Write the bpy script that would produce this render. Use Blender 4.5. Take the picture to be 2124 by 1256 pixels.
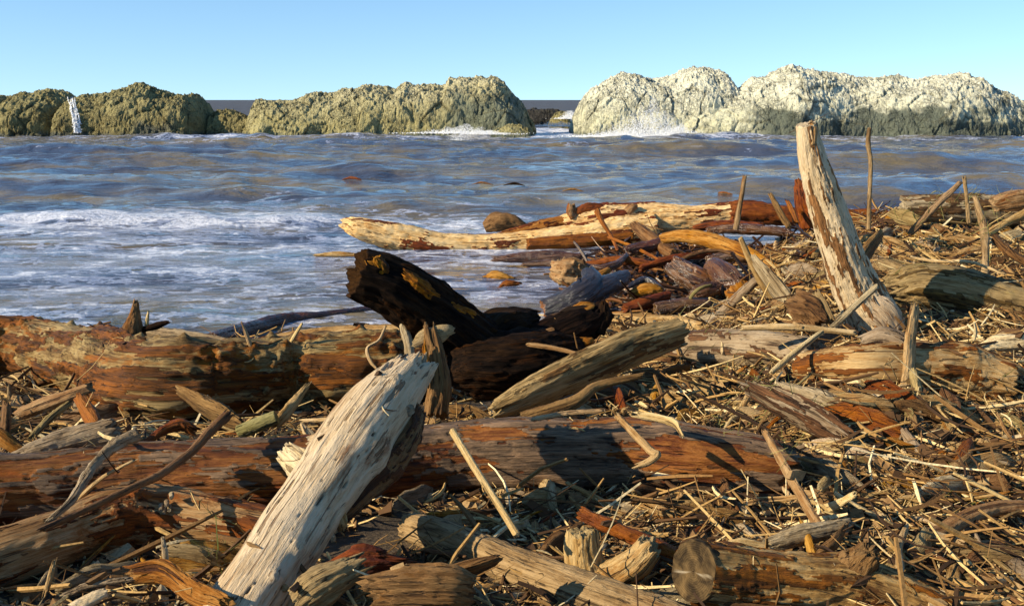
import bpy, math, random
import numpy as np
from mathutils import Vector
from mathutils.bvhtree import BVHTree

# ------------------------------------------------------------------ scene, camera, sky, sun, exposure
for _o in list(bpy.data.objects):
    bpy.data.objects.remove(_o)
SC = bpy.context.scene
COL = SC.collection
rng = np.random.default_rng(11)
random.seed(11)

CAM_H = 2.2
FPX = 2124.0                     # focal length in photograph pixels
PITCH = math.atan((628.0 - 207.0) / FPX)
cam_data = bpy.data.cameras.new('camera')
cam_data.sensor_fit = 'HORIZONTAL'
cam_data.sensor_width = 36.0
cam_data.lens = 36.0
cam_data.clip_start = 0.05
cam_data.clip_end = 20000.0
cam = bpy.data.objects.new('camera', cam_data)
COL.objects.link(cam)
cam.location = (0, 0, CAM_H)
cam.rotation_euler = (math.pi / 2 - PITCH, 0, 0)
SC.camera = cam

SUN_EL = math.radians(27.0)
SUN_DIR = Vector((0.90, 0.36, 0.0)).normalized()      # horizontal travel of the light
world = bpy.data.worlds.new('World')
SC.world = world
world.use_nodes = True
wn = world.node_tree
wn.nodes.clear()
sky = wn.nodes.new('ShaderNodeTexSky')
sky.sky_type = 'NISHITA'
sky.sun_disc = False
sky.sun_elevation = SUN_EL
sky.sun_rotation = math.atan2(-SUN_DIR.x, -SUN_DIR.y)
sky.altitude = 0.0
sky.air_density = 1.0
sky.dust_density = 0.0
sky.ozone_density = 1.2
bg = wn.nodes.new('ShaderNodeBackground')
bg.inputs['Strength'].default_value = 0.126
wo = wn.nodes.new('ShaderNodeOutputWorld')
# clear sea air: look the sky up a little above the true direction, so that its yellow horizon band drops out of sight
tc = wn.nodes.new('ShaderNodeTexCoord')
lift = wn.nodes.new('ShaderNodeVectorMath')
lift.operation = 'ADD'
lift.inputs[1].default_value = (0, 0, 0.12)
nrm = wn.nodes.new('ShaderNodeVectorMath')
nrm.operation = 'NORMALIZE'
wn.links.new(tc.outputs['Generated'], lift.inputs[0])
wn.links.new(lift.outputs[0], nrm.inputs[0])
wn.links.new(nrm.outputs[0], sky.inputs[0])
sat = wn.nodes.new('ShaderNodeHueSaturation')
sat.inputs['Saturation'].default_value = 1.22
sat.inputs['Hue'].default_value = 0.500
wn.links.new(sky.outputs[0], sat.inputs['Color'])
wn.links.new(sat.outputs[0], bg.inputs[0])
wn.links.new(bg.outputs[0], wo.inputs[0])

sun_data = bpy.data.lights.new('sun', 'SUN')
sun_data.energy = 5.0
sun_data.angle = math.radians(0.5)
sun_data.color = (1.0, 0.86, 0.62)
sun = bpy.data.objects.new('sun', sun_data)
COL.objects.link(sun)
sun.rotation_euler = Vector((SUN_DIR.x * math.cos(SUN_EL), SUN_DIR.y * math.cos(SUN_EL), -math.sin(SUN_EL))).to_track_quat('-Z', 'Y').to_euler()
sun.location = (-20, -10, 20)

SC.view_settings.view_transform = 'Standard'
SC.view_settings.look = 'None'
SC.view_settings.exposure = 0.70
SC.view_settings.gamma = 1.0
SC.view_settings.use_curve_mapping = False
SC.render.engine = 'CYCLES'
SC.cycles.max_bounces = 5
SC.cycles.use_denoising = True

# ------------------------------------------------------------------ pixel geometry
CAM = np.array([0, 0, CAM_H])
FWD = np.array([0, math.cos(PITCH), -math.sin(PITCH)])
UPV = np.array([0, math.sin(PITCH), math.cos(PITCH)])


def ray(px, py):
    return np.array([(px - 1062.0) / FPX, 0, 0]) + UPV * ((628.0 - py) / FPX) + FWD


def at_y(px, py, Y):
    d = ray(px, py)
    return CAM + d * (Y / d[1])


def at_z(px, py, z):
    d = ray(px, py)
    return CAM + d * ((z - CAM_H) / d[2])


def depth_of(p):
    return float(np.dot(np.asarray(p) - CAM, FWD))


def project(p):
    v = np.asarray(p) - CAM
    dz = v @ FWD
    return 1062 + FPX * v[..., 0] / dz, 628 - FPX * (v @ UPV) / dz


# ------------------------------------------------------------------ noise
_perm = np.random.default_rng(5).permutation(256)
_perm = np.concatenate([_perm, _perm, _perm])
_grad = np.random.default_rng(6).normal(size=(256, 3))
_grad /= np.linalg.norm(_grad, axis=1)[:, None]


def pn(x, y, z):
    x, y, z = np.broadcast_arrays(np.asarray(x, float), np.asarray(y, float), np.asarray(z, float))
    xi, yi, zi = np.floor(x).astype(int), np.floor(y).astype(int), np.floor(z).astype(int)
    xf, yf, zf = x - xi, y - yi, z - zi
    u, v, w = [t * t * t * (t * (t * 6 - 15) + 10) for t in (xf, yf, zf)]
    out = 0
    for dx in (0, 1):
        for dy in (0, 1):
            for dz in (0, 1):
                h = _perm[_perm[_perm[(xi + dx) & 255] + ((yi + dy) & 255)] + ((zi + dz) & 255)]
                g = _grad[h]
                dot = g[..., 0] * (xf - dx) + g[..., 1] * (yf - dy) + g[..., 2] * (zf - dz)
                out = out + dot * (u if dx else 1 - u) * (v if dy else 1 - v) * (w if dz else 1 - w)
    return out * 1.5


def fbm(x, y, z, o=4, gain=0.5):
    a, s, t = 1.0, 1.0, 0
    for i in range(o):
        t = t + a * pn(x * s + i * 17.3, y * s + i * 9.1, z * s - i * 5.7)
        a *= gain
        s *= 2.03
    return t


def worley(P, scale):
    """distance to the nearest and second nearest feature point, and a random value of the nearest cell"""
    q = P * scale
    base = np.floor(q).astype(int)
    f1 = np.full(len(q), 9.0)
    f2 = np.full(len(q), 9.0)
    idv = np.zeros(len(q))
    fac = np.zeros(len(q))
    for dx in (-1, 0, 1):
        for dy in (-1, 0, 1):
            for dz in (-1, 0, 1):
                c = base + np.array([dx, dy, dz])
                h = _perm[_perm[_perm[c[:, 0] & 255] + (c[:, 1] & 255)] + (c[:, 2] & 255)]
                pt = c + 0.5 + 0.5 * _grad[h] * 0.9
                d = np.linalg.norm(q - pt, axis=1)
                near = d < f1
                f2 = np.where(near, f1, np.minimum(f2, d))
                idv = np.where(near, h / 255.0, idv)
                fac = np.where(near, np.sum((q - pt) * _grad[(h * 7 + 3) & 255], 1), fac)
                f1 = np.where(near, d, f1)
    return f1, f2, idv, fac


def sstep(a, b, x):
    t = np.clip((x - a) / (b - a), 0, 1)
    return t * t * (3 - 2 * t)


# ------------------------------------------------------------------ mesh helpers
def mesh_from(name, V, F, attrs=None, smooth=True):
    V = np.asarray(V, dtype=np.float32)
    me = bpy.data.meshes.new(name)
    if isinstance(F, np.ndarray):
        n, k = F.shape
        me.vertices.add(len(V))
        me.vertices.foreach_set('co', V.ravel())
        me.loops.add(n * k)
        me.loops.foreach_set('vertex_index', F.astype(np.int32).ravel())
        me.polygons.add(n)
        me.polygons.foreach_set('loop_start', np.arange(0, n * k, k, dtype=np.int32))
        me.update(calc_edges=True)
    else:
        me.from_pydata(V.tolist(), [], F)
    if attrs:
        for k, a in attrs.items():
            a = np.asarray(a, dtype=np.float32)
            if a.ndim == 2:
                at = me.attributes.new(k, 'FLOAT_VECTOR', 'POINT')
                at.data.foreach_set('vector', a.ravel())
            else:
                at = me.attributes.new(k, 'FLOAT', 'POINT')
                at.data.foreach_set('value', a)
    me.polygons.foreach_set('use_smooth', np.full(len(me.polygons), smooth))
    me.validate()
    me.update()
    return me


def link(name, me, mat=None, parent=None, loc=None):
    o = bpy.data.objects.new(name, me)
    COL.objects.link(o)
    if mat is not None and me is not None and not me.materials:
        me.materials.append(mat)
    if parent is not None:
        o.parent = parent
    if loc is not None:
        o.location = loc
    return o


def tag(o, label, cat, group=None, kind=None):
    o['label'] = label
    if cat:
        o['category'] = cat
    if group:
        o['group'] = group
    if kind:
        o['kind'] = kind
    return o


def grid_faces(nr, nc, wrap=False):
    i = np.arange(nr - 1)[:, None]
    j = np.arange(nc if wrap else nc - 1)[None, :]
    a = i * nc + j
    b = i * nc + (j + 1) % nc
    return np.stack([a, b, b + nc, a + nc], axis=-1).reshape(-1, 4)


# ------------------------------------------------------------------ node helper
class NT:
    def __init__(self, name):
        self.m = bpy.data.materials.new(name)
        self.m.use_nodes = True
        self.t = self.m.node_tree
        self.t.nodes.clear()

    def n(self, kind, props=None, **inp):
        nd = self.t.nodes.new('ShaderNode' + kind)
        for k, v in (props or {}).items():
            setattr(nd, k, v)
        for k, v in inp.items():
            self.set(nd.inputs[k.replace('_', ' ')], v)
        return nd

    def set(self, sock, v):
        if hasattr(v, 'is_output'):
            self.t.links.new(v, sock)
        elif isinstance(v, tuple) and len(v) == 3 and sock.type == 'RGBA':
            sock.default_value = (*v, 1)
        else:
            sock.default_value = v

    def math(self, op, a, b=0.0, c=None):
        nd = self.t.nodes.new('ShaderNodeMath')
        nd.operation = op
        self.set(nd.inputs[0], a)
        self.set(nd.inputs[1], b)
        if c is not None:
            self.set(nd.inputs[2], c)
        return nd.outputs[0]

    def vscale(self, v, s):
        nd = self.t.nodes.new('ShaderNodeVectorMath')
        nd.operation = 'MULTIPLY'
        self.set(nd.inputs[0], v)
        nd.inputs[1].default_value = s
        return nd.outputs[0]

    def noise(self, v, scale, detail=4, rough=0.55, dist=0.0):
        nd = self.n('TexNoise', Scale=scale, Detail=detail, Roughness=rough, Distortion=dist)
        self.set(nd.inputs['Vector'], v)
        return nd.outputs[0]

    def ramp(self, f, stops):
        nd = self.t.nodes.new('ShaderNodeValToRGB')
        self.set(nd.inputs[0], f)
        el = nd.color_ramp.elements
        while len(el) < len(stops):
            el.new(0.5)
        for e, (p, c) in zip(el, stops):
            e.position = p
            e.color = (*c, 1) if isinstance(c, tuple) else (c, c, c, 1)
        return nd.outputs[0]

    def smooth(self, x, a, b, lo=0.0, hi=1.0):
        nd = self.t.nodes.new('ShaderNodeMapRange')
        nd.interpolation_type = 'SMOOTHSTEP'
        self.set(nd.inputs[0], x)
        self.set(nd.inputs[1], a)
        self.set(nd.inputs[2], b)
        self.set(nd.inputs[3], lo)
        self.set(nd.inputs[4], hi)
        return nd.outputs[0]

    def mix(self, f, a, b, blend='MIX'):
        nd = self.t.nodes.new('ShaderNodeMix')
        nd.data_type = 'RGBA'
        nd.blend_type = blend
        self.set(nd.inputs[0], f)
        self.set(nd.inputs[6], a)
        self.set(nd.inputs[7], b)
        return nd.outputs[2]

    def attr(self, name):
        nd = self.t.nodes.new('ShaderNodeAttribute')
        nd.attribute_name = name
        return nd

    def bump(self, h, strength, dist, normal=None):
        nd = self.n('Bump', Strength=strength, Distance=dist)
        self.set(nd.inputs['Height'], h)
        if normal is not None:
            self.set(nd.inputs['Normal'], normal)
        return nd.outputs[0]

    def finish(self, **inp):
        b = self.n('BsdfPrincipled')
        for k, v in inp.items():
            self.set(b.inputs[k.replace('_', ' ')], v)
        o = self.n('OutputMaterial')
        self.t.links.new(b.outputs[0], o.inputs[0])
        return self.m


def wood(name, light, mid, dark, bark, stain=None, stain_at=0.6, rough=0.8, spec=0.25, end=None, gain=1.0, speck=True):
    t = NT(name)
    R = t.attr('rest').outputs['Vector']
    fine = t.noise(t.vscale(R, (0.05, 1, 1)), 95, 5, 0.7)
    med = t.noise(t.vscale(R, (0.16, 1, 1)), 16, 5, 0.65, 0.6)
    blot = t.noise(t.vscale(R, (0.45, 1, 1)), 5.5, 6, 0.62, 0.8)
    mixv = t.math('ADD', t.math('MULTIPLY', fine, 0.40), t.math('ADD', t.math('MULTIPLY', med, 0.38), t.math('MULTIPLY', blot, 0.30)))
    c = t.ramp(mixv, [(0.41, dark), (0.50, mid), (0.60, light)])
    if stain is not None:
        st = t.noise(t.vscale(R, (0.35, 1, 1)), 4.2, 7, 0.68, 0.4)
        c = t.mix(t.smooth(st, stain_at - 0.05, stain_at + 0.07), c, t.mix(fine, tuple(x * 0.45 for x in stain), tuple(min(1, x * 1.5) for x in stain)))
    bkn = t.noise(t.vscale(R, (0.30, 1, 1)), 26, 5, 0.7)
    bk = t.math('ADD', t.attr('bark').outputs['Fac'], t.math('MULTIPLY', t.math('SUBTRACT', bkn, 0.5), 2.6))
    bk = t.smooth(bk, 0.42, 0.60)
    bk = t.math('MULTIPLY', bk, t.smooth(t.attr('bark').outputs['Fac'], 0.02, 0.2))
    bcol = t.ramp(t.math('ADD', t.math('MULTIPLY', med, 0.5), t.math('MULTIPLY', fine, 0.5)), [(0.40, tuple(x * 0.3 for x in bark)), (0.51, bark), (0.62, tuple(min(1, x * 2.0) for x in bark))])
    c = t.mix(bk, c, bcol)
    ck = t.attr('crack').outputs['Fac']
    c = t.mix(ck, c, tuple(x * 0.35 for x in dark))
    spl = t.noise(t.vscale(R, (0.035, 1, 1)), 55, 3, 0.6, 0.3)
    spl = t.smooth(spl, 0.60, 0.66)
    c = t.mix(t.math('MULTIPLY', spl, 0.75), c, tuple(x * 0.6 for x in dark))
    if speck:
        sp = t.noise(t.vscale(R, (0.35, 1, 1)), 60, 3, 0.6)
        c = t.mix(t.smooth(sp, 0.66, 0.72, 0, 0.7), c, tuple(x * 0.7 for x in dark))
    ef = t.attr('endf').outputs['Fac']
    sep = t.n('SeparateXYZ', Vector=R)
    er = t.noise(R, 34, 6, 0.7)
    e_l = end or light
    ec = t.ramp(er, [(0.35, tuple(x * 0.35 for x in e_l)), (0.62, e_l)])
    c = t.mix(ef, c, ec)
    rnd = t.n('ObjectInfo').outputs['Random']
    val = t.math('MULTIPLY_ADD', rnd, 0.30, 0.72 * gain)
    hs = t.n('HueSaturation', Hue=t.math('MULTIPLY_ADD', rnd, 0.02, 0.481), Saturation=1.18, Value=val, Color=c)
    h = t.math('ADD', t.math('MULTIPLY', fine, 0.45), t.math('ADD', t.math('MULTIPLY', med, 0.8), t.math('MULTIPLY', blot, 0.5)))
    h = t.math('SUBTRACT', h, t.math('MULTIPLY', spl, 0.5))
    nb = t.bump(t.math('ADD', h, t.math('MULTIPLY', bk, 0.5)), 1.0, 0.028)
    return t.finish(Base_Color=hs.outputs[0], Roughness=rough, Normal=nb, Specular_IOR_Level=spec)


M = {}
M['pale'] = wood('pale_wood', (0.66, 0.55, 0.37), (0.54, 0.43, 0.265), (0.26, 0.165, 0.085), (0.20, 0.115, 0.055), stain=(0.26, 0.155, 0.08), stain_at=0.66, gain=1.15)
M['rust'] = wood('rust_wood', (0.33, 0.18, 0.065), (0.13, 0.056, 0.019), (0.022, 0.010, 0.006), (0.20, 0.145, 0.085), stain=(0.36, 0.13, 0.02), stain_at=0.58, rough=0.62)
M['burl'] = wood('burl_wood', (0.34, 0.255, 0.13), (0.165, 0.105, 0.045), (0.03, 0.016, 0.008), (0.13, 0.055, 0.02), stain=(0.24, 0.085, 0.02), stain_at=0.54, rough=0.7)
M['tan'] = wood('tan_wood', (0.50, 0.37, 0.20), (0.33, 0.21, 0.095), (0.075, 0.037, 0.015), (0.17, 0.075, 0.028), stain=(0.24, 0.10, 0.03), stain_at=0.60)
M['grey'] = wood('grey_wood', (0.44, 0.36, 0.24), (0.28, 0.215, 0.13), (0.07, 0.045, 0.025), (0.12, 0.07, 0.035), stain=(0.20, 0.12, 0.055), stain_at=0.62)
M['char'] = wood('charred_wood', (0.030, 0.017, 0.009), (0.008, 0.005, 0.0035), (0.002, 0.0015, 0.001), (0.030, 0.014, 0.006), stain=(0.034, 0.015, 0.006), stain_at=0.60, rough=0.85, spec=0.08, end=(0.05, 0.026, 0.011), speck=False)
M['gold'] = wood('golden_wood', (0.90, 0.73, 0.40), (0.78, 0.57, 0.26), (0.38, 0.18, 0.05), (0.16, 0.055, 0.016), stain=(0.40, 0.19, 0.05), stain_at=0.66, rough=0.6, gain=1.2)
M['red'] = wood('red_wood', (0.28, 0.115, 0.04), (0.16, 0.055, 0.018), (0.035, 0.012, 0.006), (0.08, 0.03, 0.014), stain=(0.30, 0.13, 0.04), stain_at=0.62, rough=0.6)
M['wet'] = wood('wet_dark_wood', (0.15, 0.08, 0.035), (0.065, 0.03, 0.013), (0.015, 0.008, 0.005), (0.045, 0.02, 0.01), stain=(0.16, 0.065, 0.016), stain_at=0.60, rough=0.24, spec=0.7)
M['sheen'] = wood('wet_black_wood', (0.05, 0.04, 0.035), (0.025, 0.02, 0.018), (0.01, 0.007, 0.006), (0.05, 0.03, 0.02), rough=0.16, spec=0.9, end=(0.30, 0.13, 0.03))
M['straw'] = wood('straw_wood', (0.68, 0.54, 0.32), (0.50, 0.365, 0.185), (0.18, 0.10, 0.045), (0.30, 0.17, 0.06))
M['orange'] = wood('orange_wood', (0.47, 0.29, 0.11), (0.30, 0.15, 0.045), (0.07, 0.028, 0.01), (0.15, 0.06, 0.02), stain=(0.45, 0.22, 0.04), stain_at=0.6)
M['olive'] = wood('olive_wood', (0.38, 0.295, 0.155), (0.235, 0.17, 0.08), (0.06, 0.038, 0.017), (0.12, 0.08, 0.03), stain=(0.30, 0.24, 0.10), stain_at=0.6)
M['scorch'] = wood('scorched_wood', (0.42, 0.20, 0.055), (0.20, 0.085, 0.022), (0.02, 0.010, 0.005), (0.05, 0.025, 0.01), stain=(0.02, 0.01, 0.006), stain_at=0.55)
M['drift'] = wood('brown_grey_wood', (0.40, 0.295, 0.165), (0.235, 0.16, 0.08), (0.05, 0.029, 0.014), (0.12, 0.065, 0.03), stain=(0.20, 0.11, 0.045), stain_at=0.60)
M['umber'] = wood('umber_wood', (0.26, 0.165, 0.08), (0.14, 0.08, 0.035), (0.035, 0.018, 0.009), (0.09, 0.045, 0.02), stain=(0.20, 0.10, 0.035), stain_at=0.6)
M['green'] = wood('green_bark', (0.27, 0.235, 0.115), (0.18, 0.155, 0.065), (0.06, 0.05, 0.022), (0.10, 0.08, 0.03), end=(0.40, 0.24, 0.09))


def cut_face_mat():
    t = NT('sawn_face')
    R = t.attr('rest').outputs['Vector']
    sep = t.n('SeparateXYZ', Vector=R)
    wob = t.math('MULTIPLY', t.noise(R, 9, 3, 0.5), 0.012)
    rr = t.math('ADD', t.math('SQRT', t.math('ADD', t.math('POWER', sep.outputs[1], 2.0), t.math('POWER', sep.outputs[2], 2.0))), wob)
    rings = t.math('SINE', t.math('MULTIPLY', rr, 900.0))
    nz = t.noise(R, 18, 5, 0.6, 0.5)
    c = t.ramp(nz, [(0.38, (0.022, 0.014, 0.007)), (0.53, (0.085, 0.053, 0.022)), (0.70, (0.17, 0.105, 0.042))])
    c = t.mix(t.smooth(rings, -0.2, 1.0, 0, 0.16), c, (0.08, 0.055, 0.03))
    c = t.mix(t.attr('crack').outputs['Fac'], c, (0.26, 0.21, 0.14))
    nb = t.bump(t.math('ADD', t.math('MULTIPLY', rings, 0.25), nz), 0.5, 0.006)
    return t.finish(Base_Color=c, Roughness=0.85, Normal=nb, Specular_IOR_Level=0.1)


M['cut'] = cut_face_mat()


def rock_mat(name, top, mid, low, wet, z_low, z_top):
    t = NT(name)
    pos = t.n('NewGeometry').outputs['Position']
    z = t.n('SeparateXYZ', Vector=pos).outputs[2]
    n1 = t.noise(pos, 0.35, 6, 0.6)
    n2 = t.noise(pos, 2.2, 8, 0.7)
    n3 = t.noise(pos, 9.0, 5, 0.7)
    zz = t.math('ADD', z, t.math('MULTIPLY', t.math('SUBTRACT', n1, 0.5), 3.2))
    c = t.mix(t.smooth(zz, z_low, z_top), low, top)
    c = t.mix(t.smooth(n2, 0.42, 0.62, 0, 0.6), c, mid)
    c = t.mix(t.smooth(n3, 0.56, 0.74, 0, 0.55), c, tuple(x * 0.4 for x in mid))
    wv = t.n('VectorMath', {'operation': 'ADD'})
    t.set(wv.inputs[0], pos)
    nv = t.n('TexNoise', Scale=1.1, Detail=5.0)
    t.set(nv.inputs['Vector'], pos)
    t.set(wv.inputs[1], t.vscale(nv.outputs['Color'], (1.4, 1.4, 1.4)))
    lines = None
    for sc_, th_ in ((0.55, 0.020), (1.7, 0.030), (4.0, 0.05)):
        vo = t.n('TexVoronoi', {'feature': 'DISTANCE_TO_EDGE'}, Scale=sc_)
        t.set(vo.inputs['Vector'], wv.outputs[0])
        ln = t.smooth(vo.outputs['Distance'], 0.0, th_ * 1.6, 1.0, 0.0)
        lines = ln if lines is None else t.math('MAXIMUM', t.math('MULTIPLY', lines, 1.0), t.math('MULTIPLY', ln, 0.55))
    lines = t.math('MULTIPLY', lines, t.smooth(t.noise(pos, 0.7, 3, 0.5), 0.42, 0.60))
    c = t.mix(t.math('MULTIPLY', lines, 0.6), c, tuple(x * 0.28 for x in low))
    holes = t.smooth(t.noise(pos, 5.0, 4, 0.7), 0.60, 0.68)
    c = t.mix(t.math('MULTIPLY', holes, 0.4), c, tuple(x * 0.35 for x in low))
    w = t.attr('wet').outputs['Fac']
    c = t.mix(w, c, wet)
    ck = t.attr('crack').outputs['Fac']
    c = t.mix(ck, c, tuple(x * 0.3 for x in low))
    nb = t.bump(t.math('SUBTRACT', t.math('ADD', n2, t.math('MULTIPLY', n3, 0.7)), t.math('ADD', t.math('MULTIPLY', lines, 0.7), t.math('MULTIPLY', holes, 0.4))), 1.0, 0.25)
    r = t.smooth(w, 0.0, 1.0, 0.9, 0.5)
    return t.finish(Base_Color=c, Roughness=r, Normal=nb, Specular_IOR_Level=0.3)


M['rock_olive'] = rock_mat('olive_rock', (0.35, 0.31, 0.145), (0.40, 0.345, 0.145), (0.22, 0.18, 0.07), (0.10, 0.11, 0.08), 0.3, 3.2)
M['rock_mid'] = rock_mat('cream_olive_rock', (0.66, 0.60, 0.38), (0.48, 0.43, 0.22), (0.38, 0.33, 0.14), (0.17, 0.19, 0.13), 0.6, 4.2)
M['rock_pale'] = rock_mat('pale_rock', (0.84, 0.81, 0.62), (0.74, 0.72, 0.52), (0.54, 0.52, 0.33), (0.085, 0.105, 0.08), 0.0, 3.2)
M['rock_dark'] = rock_mat('dark_wet_rock', (0.05, 0.045, 0.035), (0.06, 0.05, 0.04), (0.03, 0.028, 0.022), (0.03, 0.03, 0.025), 0.0, 2.0)


def sea_mat():
    t = NT('sea_water')
    pos = t.n('NewGeometry').outputs['Position']
    d = t.attr('foam').outputs['Fac']
    n = t.noise(t.vscale(pos, (0.6, 1.0, 1.0)), 1.5, 9, 0.62, 0.9)
    n = t.math('MULTIPLY_ADD', t.math('SUBTRACT', n, 0.5), 2.4, 0.5)
    lace = t.n('TexVoronoi', {'feature': 'DISTANCE_TO_EDGE'}, Scale=3.4)
    wv = t.n('VectorMath', {'operation': 'ADD'})
    t.set(wv.inputs[0], t.vscale(pos, (0.6, 1.0, 1.0)))
    nv = t.n('TexNoise', Scale=2.0, Detail=4.0)
    t.set(nv.inputs['Vector'], pos)
    t.set(wv.inputs[1], t.vscale(nv.outputs['Color'], (0.8, 0.8, 0.8)))
    t.set(lace.inputs['Vector'], wv.outputs[0])
    lc = t.smooth(lace.outputs['Distance'], 0.02, 0.30, 0.22, -0.14)
    thr = t.math('SUBTRACT', 1.0, d)
    mask = t.smooth(t.math('SUBTRACT', t.math('ADD', n, lc), thr), -0.02, 0.13)
    mask = t.math('MULTIPLY', mask, t.smooth(d, 0.0, 0.12))
    fineN = t.noise(pos, 16, 5, 0.7)
    fmix = t.math('MULTIPLY', mask, t.smooth(fineN, 0.25, 0.7, 0.22, 0.56))
    thick = t.smooth(t.math('SUBTRACT', t.math('ADD', n, lc), thr), 0.20, 0.42)
    thick = t.math('MULTIPLY', thick, t.smooth(d, 0.1, 0.4))
    fmix = t.math('MAXIMUM', fmix, t.math('MULTIPLY', thick, t.smooth(fineN, 0.3, 0.6, 0.45, 0.9)))
    body = t.mix(t.smooth(t.noise(t.vscale(pos, (0.4, 1, 1)), 0.35, 5, 0.6), 0.42, 0.60), (0.052, 0.060, 0.088), (0.150, 0.116, 0.060))  # slate blue patches paint in the reflected upper sky; brown is muddy water
    c = t.mix(fmix, body, t.mix(thick, (0.56, 0.63, 0.86), (0.80, 0.81, 0.88)))  # foam itself is white; the blue of the sky is put into its colour
    rough = t.math('MULTIPLY_ADD', fmix, 0.22, 0.06)
    w1 = t.noise(t.vscale(pos, (0.45, 1.0, 1.0)), 1.7, 5, 0.55, 0.3)
    w2 = t.noise(t.vscale(pos, (0.6, 1.0, 1.0)), 7.0, 5, 0.6, 0.4)
    w0 = t.noise(t.vscale(pos, (0.5, 1.0, 1.0)), 0.30, 4, 0.5, 0.3)
    nb = t.bump(w0, 1.0, 1.1)
    nb = t.bump(w1, 0.9, 0.24, nb)
    nb = t.bump(w2, 0.7, 0.045, nb)
    nb = t.bump(t.math('MULTIPLY', fmix, t.math('ADD', fineN, 0.6)), 0.6, 0.03, nb)
    far = t.attr('far').outputs['Fac']
    c = t.mix(t.math('MULTIPLY', far, 0.7), c, (0.085, 0.075, 0.07))
    rough = t.math('MULTIPLY_ADD', far, 0.35, rough)
    return t.finish(Base_Color=c, Roughness=rough, Normal=nb, IOR=1.33, Specular_IOR_Level=t.smooth(far, 0.0, 1.0, 0.55, 0.05), Specular_Tint=(0.55, 0.76, 1.0))  # specular tint colours the sky reflection bluer than the sky itself


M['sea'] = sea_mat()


def ground_mat():
    t = NT('dark_debris_soil')
    pos = t.n('NewGeometry').outputs['Position']
    n1 = t.noise(pos, 3.0, 7, 0.7)
    n2 = t.noise(pos, 40, 5, 0.7)
    c = t.ramp(t.math('ADD', t.math('MULTIPLY', n1, 0.5), t.math('MULTIPLY', n2, 0.5)), [(0.36, (0.018, 0.011, 0.006)), (0.5, (0.06, 0.038, 0.018)), (0.66, (0.15, 0.10, 0.05))])
    nb = t.bump(n2, 1.0, 0.03)
    return t.finish(Base_Color=c, Roughness=0.9, Normal=nb)


M['ground'] = ground_mat()


def litter_mat(name, stops, rough=0.85):
    t = NT(name)
    f = t.attr('tint').outputs['Fac']
    c = t.ramp(f, stops)
    pos = t.n('NewGeometry').outputs['Position']
    n2 = t.noise(pos, 90, 3, 0.6)
    c = t.mix(t.smooth(n2, 0.4, 0.7, 0, 0.45), c, (0.05, 0.028, 0.012))
    nb = t.bump(n2, 0.5, 0.004)
    return t.finish(Base_Color=c, Roughness=rough, Normal=nb, Specular_IOR_Level=0.2)


LITTER_STOPS = [(0.0, (0.025, 0.012, 0.006)), (0.22, (0.085, 0.042, 0.016)), (0.42, (0.21, 0.108, 0.034)), (0.64, (0.38, 0.225, 0.075)), (0.86, (0.56, 0.39, 0.16)), (1.0, (0.76, 0.61, 0.35))]
M['litter'] = litter_mat('twig_litter', LITTER_STOPS)
M['chips'] = litter_mat('bark_chip_litter', [(0.0, (0.03, 0.016, 0.009)), (0.3, (0.10, 0.05, 0.02)), (0.6, (0.22, 0.125, 0.05)), (0.85, (0.36, 0.24, 0.11)), (1.0, (0.55, 0.42, 0.24))])
M['wetlitter'] = litter_mat('wet_twig_litter', [(0.0, (0.008, 0.004, 0.003)), (0.4, (0.035, 0.014, 0.006)), (0.75, (0.11, 0.042, 0.013)), (1.0, (0.28, 0.13, 0.035))], 0.28)
M['grass'] = litter_mat('dry_green_grass', [(0.0, (0.10, 0.13, 0.025)), (0.5, (0.20, 0.20, 0.06)), (1.0, (0.38, 0.32, 0.12))])
M['pebble'] = litter_mat('grey_pebble', [(0.0, (0.03, 0.035, 0.035)), (0.6, (0.10, 0.105, 0.09)), (1.0, (0.30, 0.29, 0.25))], 0.4)


def spray_mat():
    t = NT('white_spray')
    return t.finish(Base_Color=(0.86, 0.87, 0.88), Roughness=0.6)


M['spray'] = spray_mat()

# ------------------------------------------------------------------ beach
_yl = np.array([-8, 0, 2.2, 3.0, 4.0, 5.0, 6.0, 7.0, 8.0, 9.3, 10.0, 11.0, 14.0, 20, 40])
_zl = np.array([0.9, 0.72, 0.62, 0.56, 0.50, 0.42, 0.34, 0.24, 0.14, 0.02, -0.08, -0.25, -0.7, -1.4, -3.0])
_zc = np.array([0.9, 0.72, 0.62, 0.56, 0.52, 0.46, 0.38, 0.30, 0.20, 0.08, 0.03, -0.02, -0.08, -1.2, -3.0])
_zr = np.array([0.9, 0.74, 0.64, 0.60, 0.60, 0.62, 0.63, 0.68, 0.74, 0.80, 0.84, 0.88, 0.55, -1.2, -3.0])
_yb = np.array([0, 5, 7, 9, 12, 16, 20])
_b0 = np.array([0.3, 0.4, 0.7, 1.3, 2.2, 3.0, 4.0])
_b1 = np.array([2.2, 2.2, 2.5, 3.5, 4.4, 5.6, 6.0])


def terrain(x, y):
    x = np.asarray(x, float)
    y = np.asarray(y, float)
    zl, zc, zr = np.interp(y, _yl, _zl), np.interp(y, _yl, _zc), np.interp(y, _yl, _zr)
    w1 = sstep(-0.2, 1.2, x - 0.06 * (y - 8))
    w2 = sstep(np.interp(y, _yb, _b0), np.interp(y, _yb, _b1), x)
    z = zl * (1 - w1) + zc * w1
    z = z * (1 - w2) + zr * w2
    z = z + 0.13 * np.exp(-((x - 1.75) / 0.5) ** 2 - ((y - 5.1) / 0.5) ** 2) + 0.10 * np.exp(-((x - 2.6) / 0.6) ** 2 - ((y - 7.4) / 0.7) ** 2)
    return z + 0.05 * fbm(x * 1.1, y * 1.1, 3.3, 3) * (0.45 + 1.2 * w2)


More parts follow.
